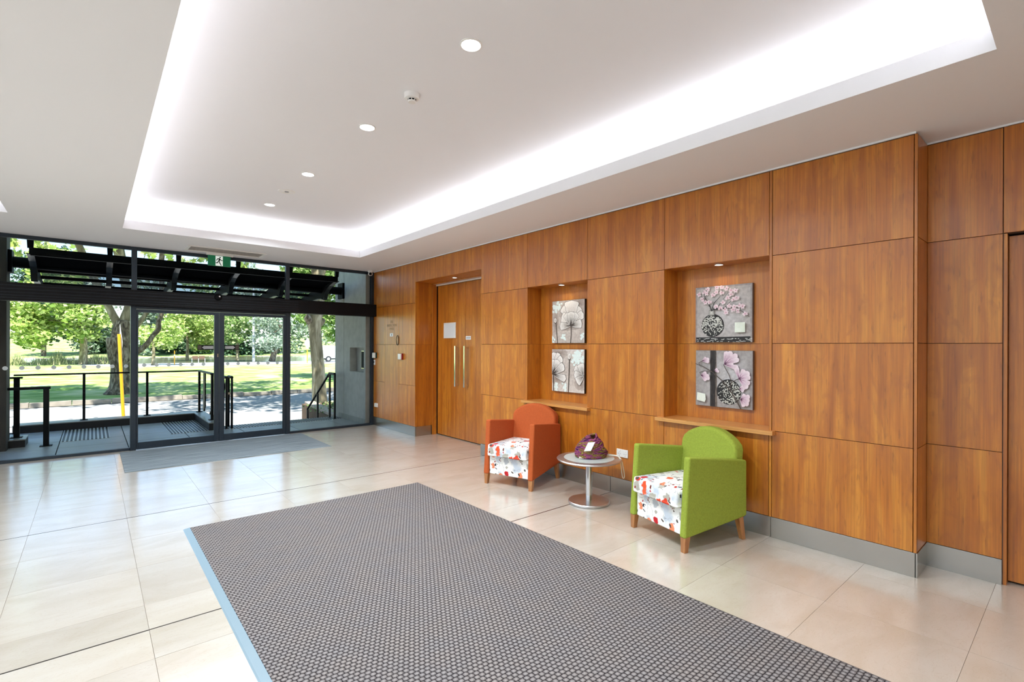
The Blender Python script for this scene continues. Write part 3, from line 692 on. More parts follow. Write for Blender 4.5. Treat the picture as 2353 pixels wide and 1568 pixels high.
def sticker(x0, x1, dr, lb):
    z0, z1 = 1.34, 1.41; y = D-.0385
    t = thing('arrow_sticker', lb, 'sticker', ((x0+x1)/2, y, z0), group='arrow stickers on the sliding doors')
    box('film', 'black', x0, x1, y-.001, y, z0, z1, t)
    cx0, cx1 = (x0+.05, x1-.005) if dr < 0 else (x0+.005, x1-.05)
    box('brown_end', 'brown_film', *((x0+.004, x0+.048) if dr < 0 else (x1-.048, x1-.004)), y-.0014, y-.001, z0+.008, z1-.008, t)
    tip = cx0+.003 if dr < 0 else cx1-.003; tail = cx1 if dr < 0 else cx0; sh = tip-dr*.03
    MB().prism([(tail, z0+.014), (sh, z0+.014), (sh-dr*.004, z0+.006), (tip, (z0+z1)/2), (sh-dr*.004, z1-.006), (sh, z1-.014), (tail, z1-.014)], 1, y-.0016, y-.001).build('arrow', 'grey_film', t)
sticker(1.145, 1.345, -1, 'dark arrow sticker pointing left on the left glass door'); sticker(1.485, 1.675, 1, 'dark arrow sticker pointing right on the right glass door')
dots = MB().lathe([(.024, -.0006), (.024, 0)], (0, 0, 0), 20, axis=1)
dm = bpy.data.meshes.new('dot'); dm.from_pydata(dots.v, [], dots.f); dm.materials.append(MATS['dot_film']); dm.update()
def dotrow(parent, xs, y, z):
    for x in xs:
        o = bpy.data.objects.new('dot', dm); COL.objects.link(o); child(o, parent, (x, y, z))
ob = bpy.data.objects
dotrow(ob['window_1'], [-.783+.1405*k for k in range(-3, 9)], GY0-.0004, 1.125)
dotrow(ob['door_1'], [.533+.137*k for k in range(6)], D-.0384, 1.135)
dotrow(ob['door_2'], [1.525+.137*k for k in range(6)], D-.0384, 1.135)
t = thing('door_sensor', 'small black motion sensor on the transom above the doors', 'sensor', (1.385, D-.13, 2.09))
MB().lathe([(.05, 0), (.048, -.02), (.03, -.04), (.0001, -.045)], (1.385, D-.13, 2.105), 24, axis=1).build('dome', 'black', t, smooth=True)
MB().lathe([(.012, -.036), (.010, -.046)], (1.395, D-.13, 2.11), 12, axis=1).build('eye', 'satin_metal', t)

# ------------------------------------------------------------------ mats
rg_ = thing('floor_mat', 'large dark grey woven mat lying on the tiles', 'mat', (1.55, 2, 0))
box('pile', 'rug_weave', .572, 2.528, -1.2, 4.450, 0, .011, rg_)
MB().prism([(.528, 0), (.536, .004), (.572, .009), (.572, 0)], 1, -1.2, 4.462).build('left_edging', 'rubber_sheen', rg_)
MB().prism([(2.528, 0), (2.528, .010), (2.542, .006), (2.544, 0)], 1, -1.2, 4.462).build('right_edging', 'rubber', rg_)
MB().prism([(4.450, 0), (4.450, .010), (4.462, .005), (4.464, 0)], 0, .572, 2.528).build('end_edging', 'rubber', rg_)
box('threshold_mat', 'mat_pile', .275, 2.543, 6.86, 8.19, 0, .007); tag(ob['threshold_mat'], 'streaky blue grey entrance mat inside the sliding doors', 'mat')
box('track_reflection_plate', 'galvanised', .45, 2.39, 8.193, 8.25, 0, .004); tag(ob['track_reflection_plate'], 'floor track plate along the sliding doors, whitened as bright floor reflection', 'floor track')  # white colour imitates daylight reflected in the floor under the doors

# ------------------------------------------------------------------ armchairs
def armchair(name, label, cx_, cy_, rz, fab):
    t = thing(name, label, 'armchair', (cx_, cy_, 0), rz)
    for s, nm in ((-1, 'arm'), (1, 'arm')):
        a, b = sorted((s*.234, s*.290))
        MB().prism([(-.302, .10), (-.262, .645), (-.245, .648), (.27, .586), (.300, .578), (.303, .18), (.28, .17)], 0, a, b).build(nm, fab, t, .013, local=True, seg=3)
    # arched back, leaning a little
    prof = [(-.262, .30), (.262, .30), (.268, .60), (.266, .655), (.252, .690), (.215, .722), (.165, .750), (.105, .773), (.036, .785), (-.036, .785), (-.105, .773), (-.165, .750), (-.215, .722), (-.252, .690), (-.266, .655), (-.268, .60)]
    b = MB(); n = len(prof)
    sh = lambda z: .165+(z-.30)*.13
    fr_ = [(x, sh(z), z) for x, z in prof]; bk_ = [(x, sh(z)+.095, z-.004) for x, z in prof]
    b.add(fr_+bk_, [tuple(range(n)), tuple(range(n, 2*n))[::-1]]+[(i, n+i, n+(i+1) % n, (i+1) % n) for i in range(n)])
    b.build('backrest', fab, t, .028, local=True, seg=4)
    # puffy seat cushion: a soft superellipsoid slab
    nx, ny = 18, 18; vs = []; fs = []
    X0, X1, Y0_, Y1_, Z0, Z1 = -.231, .231, -.320, .19, .292, .408
    c = MB().box(X0, X1, Y0_, Y1_, Z0, Z1)
    o = c.build('seat_cushion', 'floral', t, local=True)
    bm = bmesh.new(); bm.from_mesh(o.data); bmesh.ops.subdivide_edges(bm, edges=bm.edges, cuts=7, use_grid_fill=True)
    for v in bm.verts:
        u = (v.co.x-(X0+X1)/2)/((X1-X0)/2); w = (v.co.y-(Y0_+Y1_)/2)/((Y1_-Y0_)/2)
        if v.co.z > Z1-.001: v.co.z += .016*(1-u*u)*(1-w*w)
        if v.co.z > .34: v.co.y += .010*(v.co.z-.34)/.07*(1 if w < -.9 else 0)
    bm.to_mesh(o.data); bm.free()
    md = o.modifiers.new('b', 'BEVEL'); md.width = .022; md.segments = 4; md.limit_method = 'ANGLE'; md.angle_limit = R(50)
    o.data.polygons.foreach_set('use_smooth', [True]*len(o.data.polygons))
    MB().box(-.230, .230, -.276, -.235, .105, .290).build('front_panel', 'floral', t, .006, local=True)
    MB().box(-.230, .230, -.235, .24, .19, .286).build('seat_base', fab, t, .004, local=True)
    MB().box(-.231, .231, .205, .262, .175, .36).build('rear_panel', fab, t, .006, local=True)
    for s in (-1, 1):
        x = s*.262
        MB().hexa([(x-.017, -.296, 0), (x+.017, -.296, 0), (x+.017, -.262, 0), (x-.017, -.262, 0)], [(x-.024, -.294, .118), (x+.024, -.294, .118), (x+.024, -.246, .118), (x-.024, -.246, .118)]).build('leg', 'leg_wood', t, .002, local=True)
        MB().hexa([(x-.016, .272, 0), (x+.016, .272, 0), (x+.016, .303, 0), (x-.016, .303, 0)], [(x-.024, .215, .20), (x+.024, .215, .20), (x+.024, .265, .20), (x-.024, .265, .20)]).build('leg', 'leg_wood', t, .002, local=True)
    return t
armchair('armchair', 'burnt orange fabric armchair with floral seat and wooden legs', 3.43, 3.845, R(-73.1), 'orange_fabric')
armchair('armchair', 'lime green fabric armchair with floral seat and wooden legs', 3.415, 1.975, R(-104.7), 'green_fabric')

# ------------------------------------------------------------------ side table and the knitted hat
TX, TY, TZ = 3.408, 2.925, .405
t = thing('side_table', 'round metal pedestal side table with frosted centre between the armchairs', 'table', (TX, TY, 0))
MB().lathe([(.180, 0), (.186, .004), (.186, .018), (.180, .024), (.0001, .026)], (TX, TY, 0), 64).build('base', 'satin_metal', t, smooth=True)
MB().lathe([(.030, .024), (.030, TZ-.022)], (TX, TY, 0), 32).build('column', 'chrome', t, smooth=True)
MB().lathe([(.06, TZ-.024), (.272, TZ-.022), (.286, TZ-.016), (.290, TZ-.010), (.284, TZ-.003), (.225, TZ)], (TX, TY, 0), 72).build('rim', 'satin_metal', t, smooth=True)
MB().lathe([(.226, TZ-.002), (.224, TZ+.001), (.0001, TZ+.001)], (TX, TY, 0), 64).build('glass_disc', 'frost', t, smooth=True)
hc = Vector((3.44, 2.925, TZ+.001))
t = thing('knitted_hat', 'bunched purple pink and yellow knitted woollen hat on the side table', 'hat', hc)
dirx = Vector((rt0.x, rt0.y, 0)); diry = Vector((fwd.x, fwd.y, 0))
rnd = random.Random(7)
m = MB(); nr = 13
def hat_r(z): return .133*math.sqrt(max(0, 1-(z/.185)**1.7))*(1 if z > .03 else .93+.07*z/.03)+.004
for k in range(nr):
    z = .012+.150*k/(nr-1); path = []; rr = hat_r(z)
    for i in range(44):
        a = 2*math.pi*i/44
        tilt = .020*math.sin(a+.9)*(z/.1)+.007*math.sin(3*a+k)+.004*math.sin(7*a+k*2)
        q_ = rr*(1+.05*math.sin(2*a+k*.6)+.03*math.sin(5*a+k))
        off = Vector((-.012, 0, 0))*(z/.1)
        p = hc+dirx*(q_*math.cos(a)+off.x)+diry*(q_*.8*math.sin(a))+Vector((0, 0, max(.012, z+tilt)))
        path.append(p)
    m.tube(path, .0125 if k < nr-2 else .010, 7, closed=True)
m.build('knit_coils', 'knit', t, smooth='all')
m = MB(); prof = [(max(.0002, hat_r(z)*.9), z) for z in [0, .02, .05, .09, .12, .14, .155]]+[(.0001, .172)]
m.lathe(prof, tuple(hc-dirx*.012), 24).build('knit_body', 'knit', t, smooth='all')
m = MB()
for k in range(9):
    a = 2*math.pi*k/9; m.tube([hc-dirx*.030+Vector((0, 0, .15)), hc-dirx*.030+dirx*.02*math.cos(a)+diry*.02*math.sin(a)+Vector((0, 0, .178)), hc-dirx*.026+dirx*.008*math.cos(a)+diry*.008*math.sin(a)+Vector((0, 0, .196))], [.012, .010, .006], 6)
m.build('knit_tip', 'knit', t, smooth='all')
# paper tag leaning on it
p0 = hc-dirx*.088-diry*.135+Vector((0, 0, .078)); ux = (dirx*.62+Vector((0, 0, .5))).normalized(); uy = (dirx*.22+diry*.25+Vector((0, 0, -.1)))
a_ = dirx*.062+Vector((0, 0, .004)); b_ = dirx*.042+diry*.03+Vector((0, 0, .072)); nn = a_.cross(b_).normalized()*.0012
MB().hexa([p0, p0+a_, p0+a_+b_, p0+b_], [p0+nn, p0+a_+nn, p0+a_+b_+nn, p0+b_+nn]).build('paper_tag', 'white_card', t)
m = MB()
for k in range(9):
    a = -2.6+.26*k; s = hc-dirx*.11-diry*.06+Vector((0, 0, .010))
    m.tube([s, s+Vector((math.cos(a+YAW*0), math.sin(a), 0))*.02+Vector((0, 0, .010)), s+Vector((math.cos(a), math.sin(a), 0))*.048+Vector((0, 0, -.004))], .0035, 5)
m.build('tassel', 'cord', t, smooth='all')
e0 = hc+dirx*.11+Vector((0, 0, .012))
loop = [e0, e0+dirx*.04+diry*.01+Vector((0, 0, .002)), e0+dirx*.09-diry*.02+Vector((0, 0, .004)), e0+dirx*.125-diry*.05+Vector((0, 0, .004)), e0+dirx*.148-diry*.075+Vector((0, 0, -.02)),
        e0+dirx*.160-diry*.085+Vector((0, 0, -.09)), e0+dirx*.172-diry*.085+Vector((0, 0, -.16)), e0+dirx*.168-diry*.085+Vector((0, 0, -.185)), e0+dirx*.152-diry*.085+Vector((0, 0, -.178)),
        e0+dirx*.144-diry*.082+Vector((0, 0, -.10)), e0+dirx*.138-diry*.073+Vector((0, 0, -.015)), e0+dirx*.115-diry*.035+Vector((0, 0, .010)), e0+dirx*.08+Vector((0, 0, .006)), e0+dirx*.03+diry*.03+Vector((0, 0, .004)), e0+diry*.02]
def smoothpath(p, it=2):
    for _ in range(it):
        q_ = [p[0]]
        for a, b in zip(p[:-1], p[1:]): q_ += [a*.75+b*.25, a*.25+b*.75]
        p = q_+[p[-1]]
    return p
MB().tube(smoothpath(loop), .0036, 6).build('cord_loop', 'cord', t, smooth='all')

# ------------------------------------------------------------------ paintings
class Paint:
    """flat painted shapes on a canvas face; u runs right (towards the camera side, -y), v up"""
    def __init__(s, w, h): s.w = w; s.h = h; s.v = []; s.f = []; s.c = []; s.z = 0
    def P(s, u, v): return (u*s.w, v*s.h)
    def poly(s, pts, col, cen=None, ccol=None, clip=True):
        s.z += 1; z = s.z*.000045
        if clip: pts = [(min(.998, max(.002, a)), min(.998, max(.002, b))) for a, b in pts]
        if cen is None: cen = (sum(p[0] for p in pts)/len(pts), sum(p[1] for p in pts)/len(pts))
        if clip: cen = (min(.998, max(.002, cen[0])), min(.998, max(.002, cen[1])))
        k = len(s.v); s.v.append((*s.P(*cen), z)); s.c.append(ccol or col)
        for i, p in enumerate(pts): s.v.append((*s.P(*p), z)); s.c.append(col)
        for i in range(len(pts)): s.f.append((k, k+1+i, k+1+(i+1) % len(pts)))
    def stroke(s, pts, wd_, col):
        s.z += 1; z = s.z*.000045; k = len(s.v); n = len(pts)
        ws = wd_ if isinstance(wd_, (list, tuple)) else [wd_]*n
        for i, p in enumerate(pts):
            a = pts[max(0, i-1)]; b = pts[min(n-1, i+1)]; dx, dy = b[0]-a[0], b[1]-a[1]; l = math.hypot(dx, dy) or 1
            nx, ny = -dy/l*ws[i]/2, dx/l*ws[i]/2
            for sg in (1, -1):
                q_ = (min(.998, max(.002, p[0]+sg*nx)), min(.998, max(.002, p[1]+sg*ny)))
                s.v.append((*s.P(*q_), z)); s.c.append(col)
        for i in range(n-1): s.f.append((k+2*i, k+2*i+1, k+2*i+3, k+2*i+2))
    def ell(s, c, rx, ry, col, ccol=None, rot=0, n=26, jit=0, rnd=random, cen=None):
        pts = []
        for i in range(n):
            a = 2*math.pi*i/n; j = 1+rnd.uniform(-jit, jit); x, y = rx*j*math.cos(a), ry*j*math.sin(a)
            pts.append((c[0]+x*math.cos(rot)-y*math.sin(rot), c[1]+x*math.sin(rot)+y*math.cos(rot)))
        s.poly(pts, col, cen or c, ccol)
    def build(s, name, parent, origin, matn='painted', tilt=0):
        me = bpy.data.meshes.new(name); o_ = Vector(origin)-WORG[parent.name]
        me.from_pydata([(o_.x-v[2], o_.y-v[0], o_.z+v[1]) for v in s.v], [], s.f); me.materials.append(MATS[matn]); me.update()
        ca = me.color_attributes.new('Col', 'FLOAT_COLOR', 'POINT')
        for i, c in enumerate(s.c): ca.data[i].color = (*c, 1)
        o = bpy.data.objects.new(name, me); COL.objects.link(o); o.parent = parent; WORG[o.name] = WORG[parent.name]; return o
CW, CH = .487, .475
def canvas(name, lb, yl, z0, edge):
    """yl: y of its left edge (far side)"""
    xf = W+.215-.032
    t = thing(name, lb, 'painting', (W+.215, yl-CW/2, z0))
    box('canvas', edge, xf, W+.214, yl-CW, yl, z0, z0+CH, t, .0015, 1)
    return t, (xf-.0003, yl-.0005, z0+.0005)
mat('canvas_black', sc(14, 12, 14), .6); mat('canvas_grey', sc(118, 112, 112), .6)
INK = sc(58, 48, 42); CR = sc(236, 231, 225); TAUPE = sc(178, 166, 158); MIDT = sc(206, 196, 188); WH = sc(222, 236, 232)
def petal(p, base, tip, wid, col, ccol, outline=INK, lw=.008, n=14, crinkle=.03, rnd=random):
    dx, dy = tip[0]-base[0], tip[1]-base[1]; L = math.hypot(dx, dy); ux_, uy_ = dx/L, dy/L; pts = []
    for i in range(n+1):
        s_ = i/n; w = wid*math.sin(math.pi*min(1, s_**.75))*.5 if s_ < 1 else 0
        w = wid*.5*(s_**.6)*(1 if s_ < .8 else math.sqrt(max(0, 1-((s_-.8)/.2)**2)))
        pts.append((s_, w*(1+rnd.uniform(-crinkle, crinkle))))
    out = [(base[0]+ux_*L*s_-uy_*w, base[1]+uy_*L*s_+ux_*w) for s_, w in pts]+[(base[0]+ux_*L*s_+uy_*w, base[1]+uy_*L*s_-ux_*w) for s_, w in pts[::-1]]
    p.poly(out, col, (base[0]+dx*.12, base[1]+dy*.12), ccol)
    if lw: p.stroke(out, lw, outline)
# upper left niche: big poppy
t, og = canvas('painting', 'square canvas of a large pale poppy, upper one in the niche behind the orange chair', 3.990, 1.443, 'canvas_black')
rnd = random.Random(2); p = Paint(CW-.001, CH-.001)
p.poly([(0, 0), (1, 0), (1, 1), (0, 1)], TAUPE, (.5, .6), MIDT)
for c_, rx, ry in (((.55, .38), .34, .10), ((.12, .5), .1, .3), ((.6, .72), .38, .30), ((.85, .9), .16, .1)): p.ell(c_, rx, ry, TAUPE, sc(140, 124, 114), jit=.1, rnd=rnd)
for k in range(26): p.ell((.14+rnd.gauss(0, .075), .84+rnd.gauss(0, .075)), .035, .03, WH, jit=.4, n=8, rnd=rnd)
for bx, by in ((.36, .14), (.94, .12), (.02, .10)):
    for k in range(9): p.ell((bx+rnd.gauss(0, .03), by+rnd.gauss(0, .04)), .03, .028, WH, jit=.4, n=8, rnd=rnd)
BS = (.60, .40)
for tip, wd in (((.36, .88), .34), ((.90, .80), .34), ((.62, .99), .50), ((.98, .66), .24), ((.30, .62), .3)): petal(p, (.60, .52), tip, wd, CR, TAUPE, rnd=rnd)
for tip, wd in (((.25, .40), .22), ((.93, .45), .24)): petal(p, BS, tip, wd, CR, sc(90, 78, 68), rnd=rnd)
for tip, wd in (((.45, .70), .24), ((.76, .70), .26), ((.60, .73), .26)): petal(p, BS, tip, wd, CR, sc(60, 52, 46), lw=.006, rnd=rnd)
for k in range(26):
    a = R(90+rnd.uniform(-95, 95)); l = rnd.uniform(.08, .17); p.stroke([BS, (BS[0]+l*math.cos(a), BS[1]+l*.8*math.sin(a))], [.016, .001], sc(62, 52, 46))
p.stroke([(.61, .40), (.61, .2), (.59, .0)], .018, INK); p.stroke([(.12, .5), (.15, .3), (.18, .0)], .014, INK); p.ell((.11, .54), .04, .055, CR, TAUPE); p.stroke([(.08, .5), (.12, .46), (.15, .5)], .012, INK)
p.build('picture', t, og)
# lower left niche: cropped poppies
t, og = canvas('painting', 'square canvas of cropped poppies and seed head, lower one behind the orange chair', 3.990, .900, 'canvas_black')
p = Paint(CW-.001, CH-.001); p.poly([(0, 0), (1, 0), (1, 1), (0, 1)], MIDT, (.5, .5), TAUPE)
for c_, rx, ry in (((.15, .30), .25, .14), ((.9, .25), .2, .2), ((.2, .9), .3, .15)): p.ell(c_, rx, ry, TAUPE, sc(128, 112, 102), jit=.1, rnd=rnd)
for k in range(46): p.ell((.78+rnd.gauss(0, .085), .80+rnd.gauss(0, .085)), .04, .035, WH, jit=.4, n=8, rnd=rnd)
for bx, by in ((.14, .11), (.42, .09)):
    for k in range(14): p.ell((bx+rnd.gauss(0, .03), by+rnd.gauss(0, .05)), .03, .03, WH, jit=.4, n=8, rnd=rnd)
B2 = (.02, .40)
for tip, wd in (((.05, .93), .30), ((.25, .90), .2), ((.34, .80), .2)): petal(p, (.05, .62), tip, wd, CR, TAUPE, rnd=rnd)
for tip, wd in (((.02, .76), .26), ((.22, .74), .24), ((.40, .62), .24), ((.46, .30), .2)): petal(p, B2, tip, wd, CR, sc(70, 60, 52), rnd=rnd)
for k in range(30):
    a = R(rnd.uniform(-25, 95)); l = rnd.uniform(.1, .24); p.stroke([B2, (B2[0]+l*math.cos(a), B2[1]+l*math.sin(a))], [.018, .001], sc(62, 52, 46))
for tip, wd in (((.72, .60), .2), ((.88, .68), .24), ((.70, .42), .22), ((.78, .24), .24)): petal(p, (.99, .40), tip, wd, CR, sc(80, 70, 62), rnd=rnd)
p.stroke([(.05, .4), (.06, .0)], .02, INK); p.stroke([(.56, .78), (.55, .5), (.53, .0)], .020, INK); p.ell((.56, .83), .045, .06, CR, TAUPE); p.stroke([(.52, .78), (.555, .74), (.60, .78)], .014, INK)
p.build('picture', t, og)
# upper right niche: blossom in a round vase
GR = sc(168, 162, 160); GR2 = sc(186, 182, 184); PK = sc(226, 206, 214); DK = sc(26, 22, 24)
t, og = canvas('painting', 'square canvas of pink blossom in a round vase, upper one behind the green chair', 2.232, 1.443, 'canvas_grey')
rnd = random.Random(5); p = Paint(CW-.001, CH-.001); p.poly([(0, 0), (1, 0), (1, 1), (0, 1)], sc(146, 138, 136), (.5, .5), GR2)
p.poly([(.03, .03), (.97, .03), (.97, .97), (.03, .97)], GR, (.6, .5), GR2)
p.poly([(.01, .0), (.97, .0), (.97, .10), (.01, .09)], DK)
for k in range(40):
    x = rnd.uniform(.02, .95); y = rnd.uniform(.0, .07); p.stroke([(x, y), (x+rnd.uniform(.02, .07), y+rnd.uniform(-.008, .008))], .008, sc(214, 214, 208))
p.ell((.32, .30), .205, .205, DK, sc(60, 58, 58))
for k in range(420):
    a = rnd.uniform(0, 2*math.pi); r = .19*math.sqrt(rnd.random()); x, y = .32+r*math.cos(a), .30+r*math.sin(a)
    if (y-.12)/.36+abs(x-.32)*1.3 > rnd.random(): p.stroke([(x, y), (x+rnd.uniform(-.012, .012), y-.016)], .012, sc(222, 222, 214))
p.poly([(.26, .48), (.37, .48), (.355, .58), (.265, .58)], sc(120, 118, 114), (.31, .53), sc(215, 214, 208))
br = [[(.31, .56), (.28, .66), (.17, .76), (.06, .93)], [(.31, .56), (.36, .70), (.46, .80), (.52, .96)], [(.31, .56), (.42, .62), (.5, .72), (.62, .90)], [(.33, .58), (.52, .58), (.66, .72), (.76, .88)], [(.34, .60), (.6, .60), (.8, .56), (.97, .42)], [(.28, .64), (.2, .8), (.16, .92)]]
for b_ in br: p.stroke(b_, [.016, .012, .008, .004][:len(b_)], DK)
def blossom(x, y, r):
    for k in range(5):
        a = 2*math.pi*k/5+rnd.random(); p.ell((x+r*.6*math.cos(a), y+r*.6*math.sin(a)), r*.5, r*.38, sc(232, 214, 220), sc(206, 168, 184), rot=a, n=10)
    p.ell((x, y), r*.22, r*.22, sc(168, 70, 110), n=7)
for x, y in ((.08, .87), (.18, .90), (.24, .95), (.22, .88), (.14, .78), (.20, .72), (.28, .72), (.34, .84), (.40, .89), (.41, .97), (.50, .97), (.58, .94), (.50, .87), (.66, .90), (.74, .89), (.66, .83), (.60, .77), (.70, .74), (.76, .76), (.52, .70), (.63, .63), (.40, .63), (.48, .60), (.56, .57), (.72, .61), (.80, .63), (.86, .61), (.78, .54), (.70, .56), (.90, .48), (.58, .52)): blossom(x, y, .042)
p.poly([(.73, .17), (.90, .17), (.90, .34), (.73, .34)], sc(222, 230, 216))
p.build('picture', t, og)
# lower right niche: magnolia
t, og = canvas('painting', 'square canvas of magnolia branch over a dark band, lower one behind the green chair', 2.228, .900, 'canvas_grey')
rnd = random.Random(9); p = Paint(CW-.001, CH-.001); p.poly([(0, 0), (1, 0), (1, 1), (0, 1)], sc(148, 142, 140), (.7, .6), GR2)
p.poly([(.27, 0), (.36, 0), (.36, 1), (.27, 1)], sc(34, 28, 28)); p.poly([(.36, 0), (.40, 0), (.38, 1), (.36, 1)], sc(104, 92, 84))
for k in range(60):
    x = rnd.choice((.3, .34, .37)); y = rnd.random(); p.stroke([(x, y), (x+rnd.uniform(-.01, .01), y+.08)], .006, sc(60, 50, 46))
CBx, CBy = .60, .28
p.ell((CBx, CBy), .21, .22, DK, sc(40, 36, 34), n=32)
for k in range(420):
    a = rnd.uniform(0, 2*math.pi); r = .205*math.sqrt(rnd.random()); x, y = CBx+r*math.cos(a), CBy+r*math.sin(a)
    if (x-.42)/.3 > rnd.random()*.9: p.stroke([(x, y), (x+rnd.uniform(-.016, .016), y-.014)], .013, sc(214, 212, 202))
BR = sc(74, 62, 56)
p.stroke([(.0, .76), (.15, .71), (.32, .62), (.5, .47), (.66, .28), (.76, .12), (.82, .0)], [.008, .012, .014, .016, .02, .022, .026], BR)
for b_ in ([(.10, .72), (.07, .77), (.14, .81)], [(.32, .62), (.18, .63), (.09, .60), (.12, .55)], [(.66, .46), (.62, .58), (.55, .70), (.52, .76)], [(.66, .44), (.74, .50), (.80, .52)], [(.67, .28), (.70, .32), (.78, .35)], [(.76, .12), (.80, .18), (.82, .2)], [(.64, .30), (.65, .40), (.66, .47)]): p.stroke(b_, .012, BR)
PKD = sc(150, 104, 136)
def mag(b, tips, wd):
    for tp in tips: petal(p, b, tp, wd, sc(234, 214, 222), PKD, outline=sc(196, 172, 186), lw=.003, crinkle=.01, rnd=rnd)
    for tp in tips: p.stroke([b, (b[0]+(tp[0]-b[0])*.35, b[1]+(tp[1]-b[1])*.35)], [.016, .001], sc(84, 40, 70))
mag((.54, .76), [(.58, .99), (.66, .99), (.76, .94), (.79, .86), (.70, .74), (.78, .70)], .10)
mag((.79, .52), [(.74, .72), (.88, .68), (.96, .64), (.98, .56), (.97, .44), (.93, .36)], .10)
mag((.14, .81), [(.22, .87), (.27, .85), (.27, .80)], .07); mag((.12, .55), [(.22, .60), (.27, .54), (.28, .49), (.22, .46)], .08); mag((.80, .35), [(.86, .39), (.89, .36), (.87, .31)], .06)
mag((.82, .17), [(.90, .26), (.97, .24), (.97, .16), (.95, .08), (.88, .05)], .08); mag((.37, .64), [(.42, .68), (.45, .63)], .05)
p.poly([(.04, .10), (.19, .07), (.21, .12), (.20, .22), (.05, .24)], sc(224, 230, 218))
p.build('picture', t, og)

# ------------------------------------------------------------------ terrace outside
te = box('terrace_floor', 'tile_gap', -6.5, 3.70, D+.03, 9.80, -.35, -.012); tag(te, 'grey tiled entrance terrace outside the glass front', 'terrace', kind='structure')
MB().box(-6.5, 1.65, 9.80, 11.25, -.35, -.012).build('terrace_base', 'tile_gap', te)
tt = bpy.data.meshes.new('paver'); u_ = MB().box(-.5, .5, -.5, .5, -.02, 0); tt.from_pydata(u_.v, [], u_.f); tt.materials.append(MATS['terrace_tile']); tt.update()
colx = [-.365+.377*k for k in range(-8, 11)]
px_ = [-6.4]+[-3.381+.377*2*k for k in range(0, 10)]
xsj = [-.355+.752/2*k for k in range(-10, 12)]
def pave(xa, xb, ya, yb):
    o = bpy.data.objects.new('paver', tt); COL.objects.link(o); child(o, te, ((xa+xb)/2, (ya+yb)/2, 0)); o.scale = (xb-xa-.011, yb-ya-.011, 1)
X_ = [-4.115, -3.363, -2.611, -1.859, -1.107, -.355, .385, 1.135, 1.89, 2.64, 3.39, 3.70]
Yr = [8.36, 9.08, 9.70, 10.32, 10.95]
for j in range(4):
    for i in range(len(X_)-1):
        xa, xb = X_[i], X_[i+1]; ya, yb = Yr[j], Yr[j+1]
        if j >= 1 and xa > 1.1:
            if j == 1:
                yb = 9.80
                if xa < 1.2: xb = 1.89
                pave(xa, xb, ya, yb)
            elif xa < 1.2: pave(xa, 1.47, max(ya, 9.80), yb) if yb > 9.85 else None
            continue
        pave(xa, xb, ya, yb)
def tactile(x0, x1, y0, y1, n, lb):
    t = thing('tactile_strips', lb, 'tactile paving', ((x0+x1)/2, (y0+y1)/2, 0), group='tactile strip panels on the terrace')
    box('plate', 'sign_face', x0, x1, y0, y1, 0, .003, t)
    st = (x1-x0)/n
    for k in range(n): box('strip', 'tactile_black', x0+st*(k+.25), x0+st*(k+.75), y0+.02, y1-.02, .003, .008, t)
tactile(-.345, .21, 9.60, 10.90, 12, 'tactile strip panel on the terrace left of the door mullion')
tactile(.945, 1.46, 9.40, 10.90, 12, 'tactile strip panel seen through the left sliding door')
tactile(1.68, 3.68, 9.36, 9.76, 44, 'long tactile strip band along the top of the outside steps')
# kerb
kb = thing('kerb', 'low dark kerb with sky reflection painted pale on its top, edging the terrace below the railing', 'kerb', (.3, 11.1, 0))
MB().box(-.95, 1.65, 10.95, 11.25, -.55, .115).box(1.47, 1.65, 9.42, 10.95, -.012, .115).build('kerb_body', 'kerb_face', kb)
MB().box(-.95, 1.655, 10.945, 11.255, .115, .13).box(1.465, 1.655, 9.415, 10.945, .115, .13).build('kerb_capping', 'kerb_top_sheen', kb)
k2 = thing('plinth', 'low concrete plinth below the left hand railing posts', 'plinth', (-1.3, 9.75, 0))
MB().box(-2.2, -.70, 9.48, 9.92, 0, .095).build('plinth_body', 'kerb_face', k2); MB().box(-2.2, -.695, 9.475, 9.925, .095, .11).build('plinth_capping', 'kerb_top_sheen', k2)
for k, (a, b, z) in enumerate(((9.80, 10.15, -.17), (10.15, 10.5, -.34), (10.5, 10.85, -.46))):
    pass
st = thing('outside_steps', 'concrete steps going down from the terrace to the road', 'steps', (2.65, 10.3, -.55))
for a, b, z in ((9.80, 10.12, -.14), (10.12, 10.44, -.28), (10.44, 10.76, -.42)): MB().box(1.66, 3.69, a, b, -.55, z).build('step', 'concrete_light', st)
# railings
rl = thing('terrace_railing', 'black steel railing with flat top rail and wires on the terrace kerb', 'railing', (.3, 11.1, .13))
MB().box(-.95, 1.60, 11.07, 11.13, .905, .93).box(1.53, 1.60, 9.72, 11.13, .905, .93).build('top_rail', 'frame_black', rl, .003)
for x, y in ((-.105, 11.1), (.76, 11.1), (1.565, 11.08), (1.565, 9.76)):
    MB().box(x-.018, x+.018, y-.025, y+.025, .14, .905).box(x-.05, x+.05, y-.05, y+.05, .13, .14).build('post', 'frame_black', rl)
MB().prism([(10.42, .90), (10.60, .90), (10.60, .20), (10.52, .20), (10.42, .30)], 0, 1.555, 1.575).build('infill_plate', 'frame_black', rl)
for z in (.26, .38, .50, .62, .74):
    MB().tube([(1.565, 9.76, z), (1.565, 11.08, z)], .003, 5).build('wire', 'steel', rl); MB().tube([(1.30, 11.1, z), (1.565, 11.1, z)], .003, 5).build('wire', 'frame_black', rl)
r2 = thing('ramp_railing', 'black railing of two rails and posts at the left of the terrace', 'railing', (-.8, 9.7, 0))
MB().box(-2.2, -.74, 9.67, 9.73, .93, .955).build('top_rail', 'frame_black', r2, .003); MB().box(-2.2, -.80, 9.67, 9.72, .79, .81).build('lower_rail', 'frame_black', r2)
